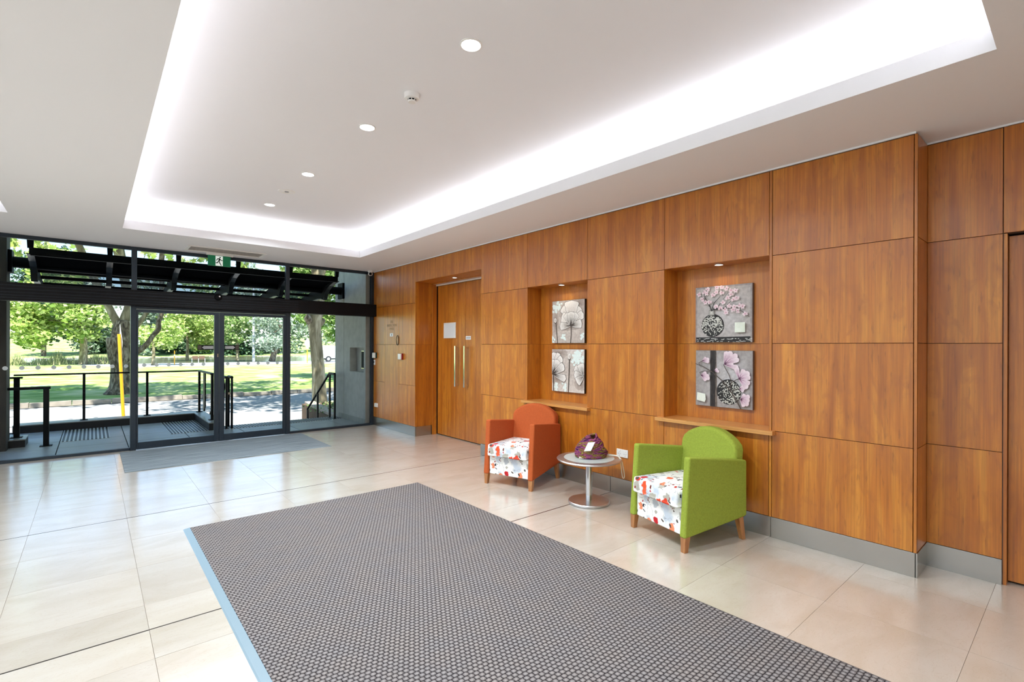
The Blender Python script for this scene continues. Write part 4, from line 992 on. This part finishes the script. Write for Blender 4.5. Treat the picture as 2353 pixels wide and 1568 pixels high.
for a in (-.80,): MB().box(a-.03, a+.03, 9.675, 9.725, .12, .93).box(a-.06, a+.06, 9.64, 9.76, .11, .12).build('post', 'frame_black', r2)
for z in (.26, .40, .54, .68): MB().tube([(-2.2, 9.70, z), (-.80, 9.70, z)], .003, 5).build('wire', 'steel', r2)
r3 = thing('short_railing', 'short black post with flat handrail standing free on the terrace', 'railing', (-.49, 9.40, 0))
MB().box(-1.6, -.44, 9.38, 9.44, .79, .825).build('top_rail', 'frame_black', r3, .003)
MB().box(-.515, -.455, 9.385, 9.435, .01, .79).box(-.55, -.42, 9.35, 9.47, 0, .01).build('post', 'frame_black', r3)
def stair_rail(x, lb, gx):
    t = thing('stair_handrail', lb, 'handrail', (x, 10.2, -.5), group='black handrails beside the outside steps')
    path = [(x, 9.42, .865), (x, 9.70, .865), (x, 10.98, .04), (x, 10.98, -.05)]
    MB().tube([path[0], path[1]], .024, 10).tube([path[1], path[2]], .020, 10).build('rail', 'frame_black', t, smooth=True)
    for y, z0, z1 in ((9.42, 0, .86), (9.68, 0, .86), (10.36, -.28, .42), (10.98, -.55, .04)):
        MB().box(x-.014, x+.014, y-.022, y+.022, z0, z1).build('post', 'frame_black', t)
    return t
stair_rail(3.55, 'black stepped handrail beside the grey concrete wall', 0)
stair_rail(1.72, 'left black handrail of the close pair behind the right glass door', 0); stair_rail(1.80, 'right black handrail of the close pair behind the right glass door', 0)
MB().lathe([(.02, -.004), (.02, 0)], (1.755, 9.39, .60), 14, axis=1).build('bolt_cap', 'steel', None); tag(ob['bolt_cap'], 'small round steel cap on the close handrail posts', 'cap')

# concrete wall beside the terrace
cw = MB(); x0, x1 = 3.70, 4.15; X_R = 3.83
for a in ((8.36, 8.43, 0, 3.2), (9.06, 9.350, 0, 3.2), (8.43, 9.06, 0, .93), (8.43, 9.06, 1.375, 3.2), (9.362, 9.80, 0, 3.2)): cw.box(x0, x1, *a)
cw.box(X_R, x1, 8.43, 9.06, .93, 1.375).box(x0+.01, x1, 9.35, 9.362, 0, 3.2)
cw.box(3.83, 4.15, 8.34, 8.36, 0, 3.2)
o = cw.build('wall_terrace', 'concrete'); tag(o, 'grey concrete wall outside with a recessed box, right of the glass', 'wall', kind='structure')
for k in range(5): box('base_tile', 'concrete_light', 3.694, 3.70, 8.37+k*.245, 8.61+k*.245, 0, .10, o)
ic = thing('entry_keypad', 'tall black entry panel in a steel frame in the outside wall recess', 'keypad', (3.83, 8.67, .99))
box('frame', 'steel', 3.812, 3.83, 8.60, 8.80, .98, 1.32, ic, .002); box('glass_face', 'black', 3.808, 3.812, 8.645, 8.785, 1.0, 1.30, ic)
nc = thing('paper_notice', 'small white paper notice beside the entry panel in the recess', 'notice', (3.83, 8.53, 1.08))
box('sheet', 'white_card', 3.828, 3.83, 8.47, 8.59, 1.09, 1.26, nc)
pm = MB()
for k in range(6): pm.box(3.8272, 3.828, 8.49, 8.57-(k % 2)*.02, 1.11+k*.022, 1.116+k*.022)
pm.build('print', 'grey_print', nc)
pl = MB().box(-1.45, -.86, 9.25, 9.62, -.012, 3.2); o = pl.build('terrace_pillar', 'concrete_dark', bevel=.01); tag(o, 'dark square concrete pillar outside at the far left', 'pillar')

# ------------------------------------------------------------------ canopy
cp = thing('canopy', 'black steel canopy with curved brackets and ribbed roof outside the glass', 'canopy', (1.35, 9.45, 2.3))
BXs = [-.60+.782*i for i in range(6)]
top = lambda y: 2.64-(y-8.68)*.128
under = [(11.2, 2.20), (10.75, 2.205), (10.4, 2.225), (10.1, 2.262), (9.85, 2.292), (9.6, 2.305), (9.40, 2.295), (9.29, 2.27), (9.25, 2.30), (9.20, 2.38), (9.11, 2.45), (8.97, 2.505), (8.80, 2.54), (8.68, 2.555)]
for x in BXs:
    br_ = MB().prism([(8.68, 2.64), (11.2, top(11.2))]+under, 0, x-.012, x+.012).build('bracket', 'canopy_steel', cp)
    fl_ = MB()
    for (a, b) in zip(under[:-1], under[1:]):
        fl_.hexa([(x-.034, a[0], a[1]-.008), (x+.034, a[0], a[1]-.008), (x+.034, b[0], b[1]-.008), (x-.034, b[0], b[1]-.008)], [(x-.034, a[0], a[1]+.004), (x+.034, a[0], a[1]+.004), (x+.034, b[0], b[1]+.004), (x-.034, b[0], b[1]+.004)])
    fl_.build('flange', 'flange_grey', br_)
    MB().hexa([(x-.028, 8.69, 2.63), (x+.028, 8.69, 2.63), (x+.028, 8.73, 2.63), (x-.028, 8.73, 2.63)], [(x-.05, 8.60, 3.2), (x+.05, 8.60, 3.2), (x+.05, 8.66, 3.2), (x-.05, 8.66, 3.2)]).build('strut', 'canopy_steel', cp)
MB().tube([(-.86, 9.45, 2.525), (3.70, 9.45, 2.47)], .075, 16).build('main_beam', 'canopy_steel', cp, smooth=True)
for x, z in ((-.86, 2.525), (3.66, 2.47)): MB().box(x, x+.04, 9.33, 9.57, z-.15, z+.15).build('end_plate', 'canopy_steel', cp)
for y, h in ((8.70, .10), (9.08, .03), (9.72, .07), (10.2, .05), (10.65, .05), (11.1, .06)):
    MB().box(BXs[0], BXs[-1], y-.025, y+.025, top(y)-h, top(y)-.002).build('purlin', 'canopy_steel', cp)
for i in range(5):
    a, b = BXs[i]+.02, BXs[i+1]-.02
    MB().hexa([(a, 8.74, top(8.74)-.05), (b, 8.74, top(8.74)-.05), (b, 9.68, top(9.68)-.06), (a, 9.68, top(9.68)-.06)], [(a, 8.74, top(8.74)-.03), (b, 8.74, top(8.74)-.03), (b, 9.68, top(9.68)-.04), (a, 9.68, top(9.68)-.04)]).build('soffit_panel', 'matt_black', cp)
    sh_ = MB(); n = 36; vs = []
    for k in range(n+1):
        x = a+(b-a)*k/n; dz = .006 if k % 2 else 0
        vs += [(x, 9.60, top(9.6)+.004+dz), (x, 11.25, top(11.25)+.004+dz)]
    sh_.add(vs, [(2*k, 2*k+1, 2*k+3, 2*k+2) for k in range(n)]); sh_.build('roof_sheet', 'polycarbonate', cp)

# ------------------------------------------------------------------ street and park
GZ = -.55
gr = MB().add([(-150, 21.6, GZ), (150, 21.6, GZ), (150, 56, GZ), (-150, 56, GZ)], [(0, 1, 2, 3)]).build('ground_lawn', 'lawn'); tag(gr, 'sunlit green park lawn beyond the road', 'lawn', kind='structure')
rd = MB().add([(-150, 8.4, GZ-.02), (150, 8.4, GZ-.02), (150, 21.6, GZ-.02), (-150, 21.6, GZ-.02)], [(0, 1, 2, 3)]).add([(-150, -60, GZ-.02), (-6.6, -60, GZ-.02), (-6.6, 8.4, GZ-.02), (-150, 8.4, GZ-.02)], [(0, 1, 2, 3)]).build('road', 'asphalt'); tag(rd, 'pale asphalt road between terrace and lawn', 'road', kind='structure')
box('lane_line', 'line_paint', 3.2, 6.2, 15.2, 15.28, GZ-.02, GZ-.015, rd)
MB().add([(-150, 56, GZ), (2, 56, GZ), (-4, 74, GZ), (-150, 74, GZ)], [(0, 1, 2, 3)]).build('far_grass', 'lawn', gr)
pt = MB().add([(2, 56, GZ), (150, 56, GZ), (150, 66, GZ), (-1.35, 66, GZ)], [(0, 1, 2, 3)]).build('path', 'path'); tag(pt, 'pale path along the river bank', 'path', kind='structure')
wt = MB().add([(-60, 60, GZ-.1), (150, 60, GZ-.1), (150, 104, GZ-.1), (-60, 104, GZ-.1)], [(0, 1, 2, 3)]).build('river', 'water'); tag(wt, 'calm olive brown river behind the park', 'river', kind='structure')
fb = MB().add([(-200, 103, GZ), (250, 103, GZ), (250, 260, 6), (-200, 260, 6)], [(0, 1, 2, 3)]).build('far_bank', 'lawn'); tag(fb, 'grassy far bank rising behind the river', 'bank', kind='structure')
kr = thing('road_kerb', 'weathered stone kerb between the road and the lawn', 'kerb', (2, 21.5, GZ))
ks = MB().box(-.49, .49, -.12, .12, 0, .13); km = bpy.data.meshes.new('kerb_stone'); km.from_pydata(ks.v, [], ks.f); km.materials.append(MATS['road_kerb']); km.update()
rnd = random.Random(3)
for k in range(22):
    o = bpy.data.objects.new('kerb_stone', km); COL.objects.link(o); child(o, kr, (-7+k, 21.5, GZ)); o.rotation_euler = (0, rnd.gauss(0, .012), rnd.gauss(0, .02)); o.scale = (1, 1, rnd.uniform(.85, 1.2))

def leafmesh(name, centers, size, m, parent, rnd, lobed=False, flat=.5):
    """centers: list of (x,y,z, spread radii, count)"""
    P_ = []; 
    for (c, r, n) in centers:
        q_ = rnd.normal(size=(n, 3)); q_ /= np.linalg.norm(q_, axis=1)[:, None]
        q_ *= (rnd.random((n, 1))**.45); P_.append(np.array(c)+q_*np.array(r))
    P_ = np.concatenate(P_); n = len(P_)
    a = rnd.normal(size=(n, 3)); a[:, 2] *= flat; a /= np.linalg.norm(a, axis=1)[:, None]
    b = rnd.normal(size=(n, 3)); b -= a*(a*b).sum(1)[:, None]; b /= np.linalg.norm(b, axis=1)[:, None]
    s = size*(.6+.8*rnd.random((n, 1)))
    if lobed: sh = [(-.5, 0), (-.2, .18), (-.28, .5), (.02, .3), (.2, .5), (.22, .2), (.55, 0), (.22, -.2), (.2, -.5), (.02, -.3), (-.28, -.5), (-.2, -.18)]
    else: sh = [(-.5, 0), (-.1, .32), (.5, 0), (-.1, -.32)]
    K = len(sh); V = np.zeros((n, K, 3))
    for i, (u, v) in enumerate(sh): V[:, i] = P_+a*s*u+b*s*v
    org = WORG[parent.name]; V = V.reshape(-1, 3)-np.array(org)
    me = bpy.data.meshes.new(name); me.vertices.add(n*K); me.vertices.foreach_set('co', V.ravel())
    me.loops.add(n*K); me.loops.foreach_set('vertex_index', np.arange(n*K, dtype=np.int32)); me.polygons.add(n)
    me.polygons.foreach_set('loop_start', np.arange(0, n*K, K, dtype=np.int32)); me.update(calc_edges=True); me.materials.append(MATS[m])
    o = bpy.data.objects.new(name, me); COL.objects.link(o); o.parent = parent; WORG[o.name] = org; o['kind'] = 'stuff'
    return o
def clusters(c, R3, n, r, per, nr):
    out = []
    for i in range(n):
        q_ = nr.normal(size=3); q_ /= np.linalg.norm(q_); q_ *= nr.random()**.4
        out.append(((c[0]+q_[0]*R3[0], c[1]+q_[1]*R3[1], c[2]+q_[2]*R3[2]), (r*nr.uniform(.7, 1.2), r*nr.uniform(.7, 1.2), r*nr.uniform(.4, .7)), per))
    return out
def curve(pts, rs, m_, parent, name='limb', n=10):
    pts = [Vector(p) for p in pts]; path = smoothpath(pts, 2); k = len(path)
    rr = [np.interp(i/(k-1), np.linspace(0, 1, len(rs)), rs) for i in range(k)]
    return MB().tube(path, rr, n).build(name, m_, parent, smooth='all')
nr = np.random.default_rng(11)
# big old plane tree on the lawn, left
T = thing('plane_tree', 'big rough barked plane tree with cut stump limb behind the yellow post', 'tree', (.92, 25.3, GZ))
A = lambda x, y, Y: at(x, y, 1, Y)
curve([(.90, 25.3, GZ), (.92, 25.3, -.2), (.93, 25.3, .9), (.90, 25.3, 1.7), (.95, 25.3, 2.4)], [.60, .42, .36, .36, .26], 'bark_rough', T, 'trunk', 14)
curve([A(272, 850, 25.2), A(264, 810, 25.1), A(259, 790, 25.0), A(258, 776, 25.0)], [.2, .25, .22, .20], 'bark_rough', T, 'stump_limb', 12)
curve([A(285, 790, 25.3), A(290, 765, 25.2), A(299, 764, 25.1)], [.25, .2, .14], 'bark_rough', T, 'stump_limb', 10)
curve([A(279, 760, 25.3), A(265, 735, 25.3), A(247, 700, 25.3), A(215, 640, 25.3), A(188, 578, 25.3), A(165, 530, 25.3)], [.22, .15, .13, .14, .12, .10], 'bark_smooth', T)
curve([A(283, 780, 25.3), A(284, 750, 25.3), A(288, 730, 25.3), A(300, 700, 25.3), A(285, 640, 25.3), A(275, 580, 25.3), A(255, 520, 25.3)], [.26, .20, .19, .16, .17, .2, .18], 'bark_smooth', T)
curve([A(295, 815, 25.3), A(318, 808, 25.0), A(340, 790, 24.8), A(352, 770, 24.8), A(366, 757, 24.8), A(363, 740, 24.8), A(376, 715, 24.8), A(368, 600, 24.8), A(380, 560, 24.8)], [.2, .13, .10, .09, .10, .09, .08, .10, .08], 'bark_rough', T)
curve([A(300, 760, 25.3), A(320, 745, 25.3), A(335, 722, 25.3), A(350, 690, 25.3)], [.14, .09, .08, .06], 'bark_smooth', T)
leafmesh('foliage', clusters((-2.6, 21.0, 9.4), (9.3, 5.6, 2.4), 210, 1.3, 100, nr), .34, 'leaf_bright', T, nr)
# leafy twigs of the same tree hanging over the road, close enough to tell leaf from leaf
lf = [(-.5, 0), (-.2, .18), (-.28, .5), (.02, .3), (.2, .5), (.22, .2), (.55, 0), (.22, -.2), (.2, -.5), (.02, -.3), (-.28, -.5), (-.2, -.18)]
lfm = bpy.data.meshes.new('leaf'); lfm.from_pydata([(0, 0, .03)]+[(x, y, -.04*abs(y)) for x, y in lf], [], [(0, 1+i, 1+(i+1) % 12) for i in range(12)]); lfm.materials.append(MATS['leaf_bright'].copy()); lfm.update()
MATS['leaf_fresh'] = lfm.materials[0]
n_ = lfm.materials[0].node_tree
oi = n_.nodes.new('ShaderNodeObjectInfo')
for l in list(n_.links):
    if l.from_socket.name == 'Random Per Island': to = l.to_socket; n_.links.remove(l); n_.links.new(oi.outputs['Random'], to)
rnd = random.Random(12)
spots = []
for (cx_, cy_, sx_, sy_, n) in ((33, 555, 7, 6, 9), (34, 580, 7, 8, 7), (82, 556, 9, 5, 10), (108, 566, 14, 7, 16), (335, 577, 14, 5, 10), (350, 590, 8, 6, 5), (393, 588, 5, 6, 4), (422, 598, 8, 5, 5), (445, 603, 8, 4, 5), (467, 592, 9, 9, 8), (560, 610, 9, 6, 7), (586, 604, 4, 4, 2), (648, 622, 5, 4, 3), (265, 575, 3, 5, 2)):
    for k in range(n): spots.append((cx_+rnd.gauss(0, sx_*.7), cy_+rnd.gauss(0, sy_*.7)))
for x, y in spots:
    o = bpy.data.objects.new('leaf', lfm); COL.objects.link(o)
    Y = rnd.uniform(14.2, 15.2); child(o, T, at(x, y, 1, Y)); s = rnd.uniform(.12, .22); o.scale = (s, s, s)
    o.rotation_euler = (rnd.uniform(.6, 2.2), rnd.uniform(-.6, .6), rnd.uniform(0, 6.28))
for a, b in (((30, 540), (34, 590)), ((125, 545), (88, 568)), ((340, 570), (330, 596)), ((475, 575), (440, 606)), ((565, 595), (560, 615)), ((582, 598), (588, 609))):
    MB().tube([at(*a, 1, 14.7), at(*b, 1, 14.7)], .008, 5).build('twig', 'bark_rough', T)
# smooth plane tree beside the right handrail
T2 = thing('plane_tree', 'smooth pale trunked plane tree behind the outside steps', 'tree', (5.85, 17, GZ))
curve([A(736, 935, 17), A(733, 900, 17), A(732, 850, 17), A(727, 800, 17), A(723, 760, 17), A(722, 728, 17), A(728, 700, 17), A(732, 660, 17), A(731, 625, 17), A(728, 560, 17)], [.26, .24, .21, .20, .19, .26, .24, .20, .19, .2], 'bark_smooth', T2, 'trunk', 14)
curve([A(715, 740, 17), A(707, 731, 16.9), A(702, 728, 16.9)], [.16, .13, .10], 'bark_rough', T2, 'stump_limb', 10)
curve([A(730, 745, 17), A(740, 738, 17), A(744, 733, 17)], [.16, .12, .05], 'bark_smooth', T2, 'stump_limb', 10)
curve([A(728, 650, 17), A(722, 625, 17), A(714, 595, 17)], [.12, .09, .08], 'bark_smooth', T2); curve([A(733, 650, 17), A(742, 625, 17), A(755, 600, 17)], [.1, .08, .06], 'bark_smooth', T2)
leafmesh('foliage', clusters((4.6, 13.6, 8.0), (4.6, 3.4, 1.8), 60, 1.1, 50, nr)+clusters((14.2, 20.5, 9.2), (6.4, 5.5, 2.2), 140, 1.2, 100, nr), .32, 'leaf_bright', T2, nr)
# trees: (name, label, px of trunk foot, y, trunk height, list of crowns (px0,px1,py0,py1), leaf mat, bark, n)
def ptree(name, label, px, Y, crowns, lm_, size, per, ncl, bk_='bark_smooth', tr=.3, py_top=None, foot=None, lean=0, depth=3.0, cr=1.2):
    b0 = at(px, 830, 1, Y); g0 = Vector((b0.x, Y, GZ)); t = thing(name, label, 'tree', g0)
    cx_ = [((a+b)/2, (c+d)/2) for a, b, c, d in crowns]
    topp = at(px+lean, py_top or (crowns[0][2]+crowns[0][3])/2, 1, Y)
    mid = (g0+topp)/2+Vector((0.05, 0, 0))
    curve([g0, mid, topp], [tr*1.3, tr, tr*.5], bk_, t, 'trunk', 9)
    cl = []
    for k_, (a, b, c, d) in enumerate(crowns):
        p0_, p1_ = at(a, (c+d)/2, 1, Y), at(b, (c+d)/2, 1, Y); zt, zb = at((a+b)/2, c, 1, Y).z, at((a+b)/2, d, 1, Y).z
        cc = ((p0_.x+p1_.x)/2, Y, (zt+zb)/2); R3 = (abs(p1_.x-p0_.x)/2, depth, abs(zt-zb)/2)
        cl += clusters(cc, R3, ncl, cr, per, nr)
        if k_ < 3: curve([mid*.3+topp*.7, Vector(cc)*.6+topp*.4+Vector((0, 0, .3)), Vector(cc)], [tr*.4, tr*.25, tr*.12], bk_, t, 'limb', 6)
    leafmesh('foliage', cl, size, lm_, t, nr); return t
ptree('plane_tree', 'bright leafed plane tree on the far lawn at the left of the view', 191, 66, [(20, 130, 690, 792), (110, 255, 670, 775), (60, 200, 560, 700)], 'leaf_bright', .42, 60, 60, tr=.30, py_top=740, depth=5, cr=1.3)
ptree('garden_tree', 'small yellow green tree leaning left of the sliding doors', 352, 60, [(318, 420, 735, 800)], 'leaf_bright', .30, 60, 36, tr=.14, py_top=780, depth=3, cr=.9)
ptree('garden_tree', 'broad yellow green tree seen through the left sliding door', 430, 78, [(370, 500, 690, 790), (430, 505, 720, 805)], 'leaf_bright', .40, 60, 45, tr=.17, py_top=760, depth=4, cr=1.3)
ptree('garden_tree', 'bright green tree left of the tall white lamp post', 545, 72, [(505, 580, 690, 795)], 'leaf_mid', .38, 70, 50, tr=.17, py_top=760, depth=4, cr=1.2)
ptree('gum_tree', 'leaning brown trunked gum tree with grey leaves right of the lamp post', 624, 66, [(585, 665, 690, 770), (590, 640, 770, 800)], 'leaf_grey', .34, 46, 36, bk_='bark_rough', tr=.30, py_top=745, lean=24, depth=4, cr=1.2)
ptree('garden_tree', 'vivid green tree behind the smooth plane trunk', 727, 30, [(655, 720, 590, 745), (725, 790, 590, 780), (672, 770, 560, 660)], 'leaf_mid', .26, 70, 40, tr=.12, py_top=660, depth=2.2, cr=.6)
kinds = [('leaf_dark', 20, 180, 560, 815, 'dark green tree on the far bank at the far left'), ('leaf_grey', 150, 260, 640, 815, 'grey green tree on the far bank left of the rough trunk'), ('leaf_dark', 205, 262, 740, 822, 'dark round bush on the far bank beside the rough trunk'), ('leaf_grey', 300, 400, 600, 815, 'silvery gum on the far bank above the small yellow tree'), ('leaf_dark', 350, 500, 745, 820, 'dark clump on the far bank behind the bench'),
         ('leaf_mid', 400, 520, 640, 790, 'mid green tree on the far bank behind the door mullion'), ('leaf_grey', 500, 640, 600, 790, 'tall grey gum on the far bank behind the lamp post'), ('leaf_grey', 580, 700, 700, 822, 'pale grey bush on the far bank behind the leaning gum'), ('leaf_grey', 660, 790, 660, 822, 'grey green clump on the far bank behind the van'), ('leaf_dark', 500, 600, 770, 822, 'low dark bush on the far bank left of the leaning gum')]
for k, (lm_, a, b, c, d, lb) in enumerate(kinds):
    Y = 108+(k % 3)*5
    ptree('riverside_tree', lb, (a+b)/2, Y, [(a, b, c, d)], lm_, .62, 62, 62, bk_='bark_rough', tr=.28, depth=5, cr=2.0)
# reeds
rdn = np.random.default_rng(5); nb = 2600
xr = rdn.uniform(-9, 3.5, nb); yr = rdn.uniform(66, 73, nb); hh = rdn.uniform(.15, 1.25, nb)*(.75+.35*np.sin(xr*1.7)+.25*np.sin(xr*4.3+1))
V = np.zeros((nb, 3, 3)); V[:, 0] = np.stack([xr-.03, yr, np.full(nb, GZ)], 1); V[:, 1] = np.stack([xr+.03, yr, np.full(nb, GZ)], 1); V[:, 2] = np.stack([xr+rdn.normal(0, .18, nb), yr, GZ+hh], 1)
me = bpy.data.meshes.new('reeds'); me.from_pydata(V.reshape(-1, 3).tolist(), [], [(3*i, 3*i+1, 3*i+2) for i in range(nb)]); me.materials.append(MATS['reed']); me.update()
o = bpy.data.objects.new('reeds', me); COL.objects.link(o); tag(o, 'band of tall pale reeds along the river bank at the left', 'reeds', kind='stuff')
# street furniture
t = thing('marker_post', 'leaning yellow post with a thin upright sign blade outside the glass', 'post', (.52, 13, GZ))
MB().tube([(.535, 13, GZ), tuple(at(283, 950, 1, 13)), tuple(at(273.5, 768, 1, 13))], .030, 12).build('pole', 'yellow_paint', t, smooth=True)
bl = [at(x, y, 1, 13.05) for x, y in ((276, 745), (281.5, 785), (279.5, 850), (276, 850))]
MB().hexa([bl[0], bl[1], bl[2], bl[3]], [v+Vector((.004, .3, 0)) for v in bl]).build('sign_blade', 'sign_face', t)
t = thing('lamp_post', 'tall white lamp post on the far lawn', 'lamp post', (15.4, 68, GZ))
MB().tube([(15.4, 68, GZ), (15.35, 68, 9)], [.17, .11], 12).build('pole', 'galvanised', t, smooth=True); MB().box(14.6, 15.4, 67.9, 68.1, 8.95, 9.1).build('lamp_head', 'galvanised', t)
c0 = at(401, 838, 1, 60); t = thing('path_marker', 'thin yellow marker post by the river left of the bench', 'post', (c0.x, 60, GZ))
MB().tube([(c0.x, 60, GZ), (c0.x, 60, .9)], .045, 8).build('pole', 'yellow_paint', t); MB().tube([(c0.x, 60, .35), (c0.x, 60, .5)], .06, 8).build('collar', 'sign_face', t)
c0 = at(706, 832, 1, 58); t = thing('path_sign', 'yellow post with pale diamond sign left of the smooth trunk', 'sign', (c0.x, 58, GZ))
MB().tube([(c0.x, 58, GZ), (c0.x, 58, 2.2)], .05, 8).build('pole', 'yellow_paint', t)
MB().prism([(c0.x, 1.0), (c0.x+.35, 1.7), (c0.x, 2.4), (c0.x-.35, 1.7)], 1, 57.9, 57.94).build('sign_plate', 'sign_face', t)
t = thing('park_bench', 'pair of joined timber backed benches facing the river', 'bench', (8.3, 61, GZ)); b0 = at(441, 836, 1, 61).x; b1 = at(471, 836, 1, 61).x
for a, b in ((b0+.02, (b0+b1)/2-.03), ((b0+b1)/2+.03, b1-.02)):
    box('backrest', 'bench_wood', a, b, 61, 61.05, .0, .32, t); box('seat', 'bench_wood', a, b, 61.05, 61.45, -.12, -.07, t)
for x in (b0, (b0+b1)/2, b1): box('leg', 'galvanised', x-.025, x+.025, 60.98, 61.05, GZ, .05, t)
# van
vx = at(742, 832, 1, 61).x
t = thing('parked_van', 'white van parked at the right behind the smooth trunk', 'van', (vx+2.2, 62, GZ))
MB().prism([(vx-.1, .0), (vx+.0, 1.0), (vx+.25, 1.42), (vx+4.4, 1.42), (vx+4.6, .2), (vx+4.6, -.1), (vx, -.1)], 1, 61.2, 63.0).build('body', 'van_white', t, .05)
box('side_window', 'car_glass', vx+1.6, vx+2.6, 61.17, 61.21, .7, 1.2, t); box('sill', 'tyre', vx, vx+4.5, 61.3, 62.9, -.25, -.1, t)
for x in (vx+.75, vx+3.6): MB().lathe([(.36, -.12), (.36, .12)], (x, 61.3, GZ+.37), 20, axis=1).build('wheel', 'tyre', t); MB().lathe([(.18, -.13), (.18, -.12)], (x, 61.3, GZ+.37), 16, axis=1).build('hubcap', 'galvanised', t)
# stone planter right of the steps
t = thing('stone_planter', 'curved planter wall of pale stone blocks beside the steps', 'planter', (4.15, 12, GZ))
P0 = [Vector((4.32, 13.6, 0)), Vector((4.22, 13.0, 0)), Vector((4.16, 12.4, 0)), Vector((4.10, 11.8, 0)), Vector((4.03, 11.2, 0)), Vector((3.95, 10.6, 0)), Vector((3.88, 10.0, 0))]
for a, b in zip(P0[:-1], P0[1:]):
    dd = (b-a).normalized(); a2 = a+dd*.006; b2 = b-dd*.006; nrm = Vector((-dd.y, dd.x, 0))*.25
    q_ = [a2, b2, b2+nrm, a2+nrm]; MB().hexa([v+Vector((0, 0, GZ)) for v in q_], [v+Vector((0, 0, -.08)) for v in q_]).build('stone_block', 'sandstone', t, .006)
MB().prism([(4.25, 13.6), (4.14, 12.4), (4.0, 11.2), (3.86, 9.85), (6.5, 9.85), (6.5, 13.6)], 2, GZ, -.14).build('soil', 'soil', t)
leafmesh('groundcover', [((5.0, 11.8, -.10), (1.2, 1.7, .09), 900)], .07, 'leaf_mid', t, nr)
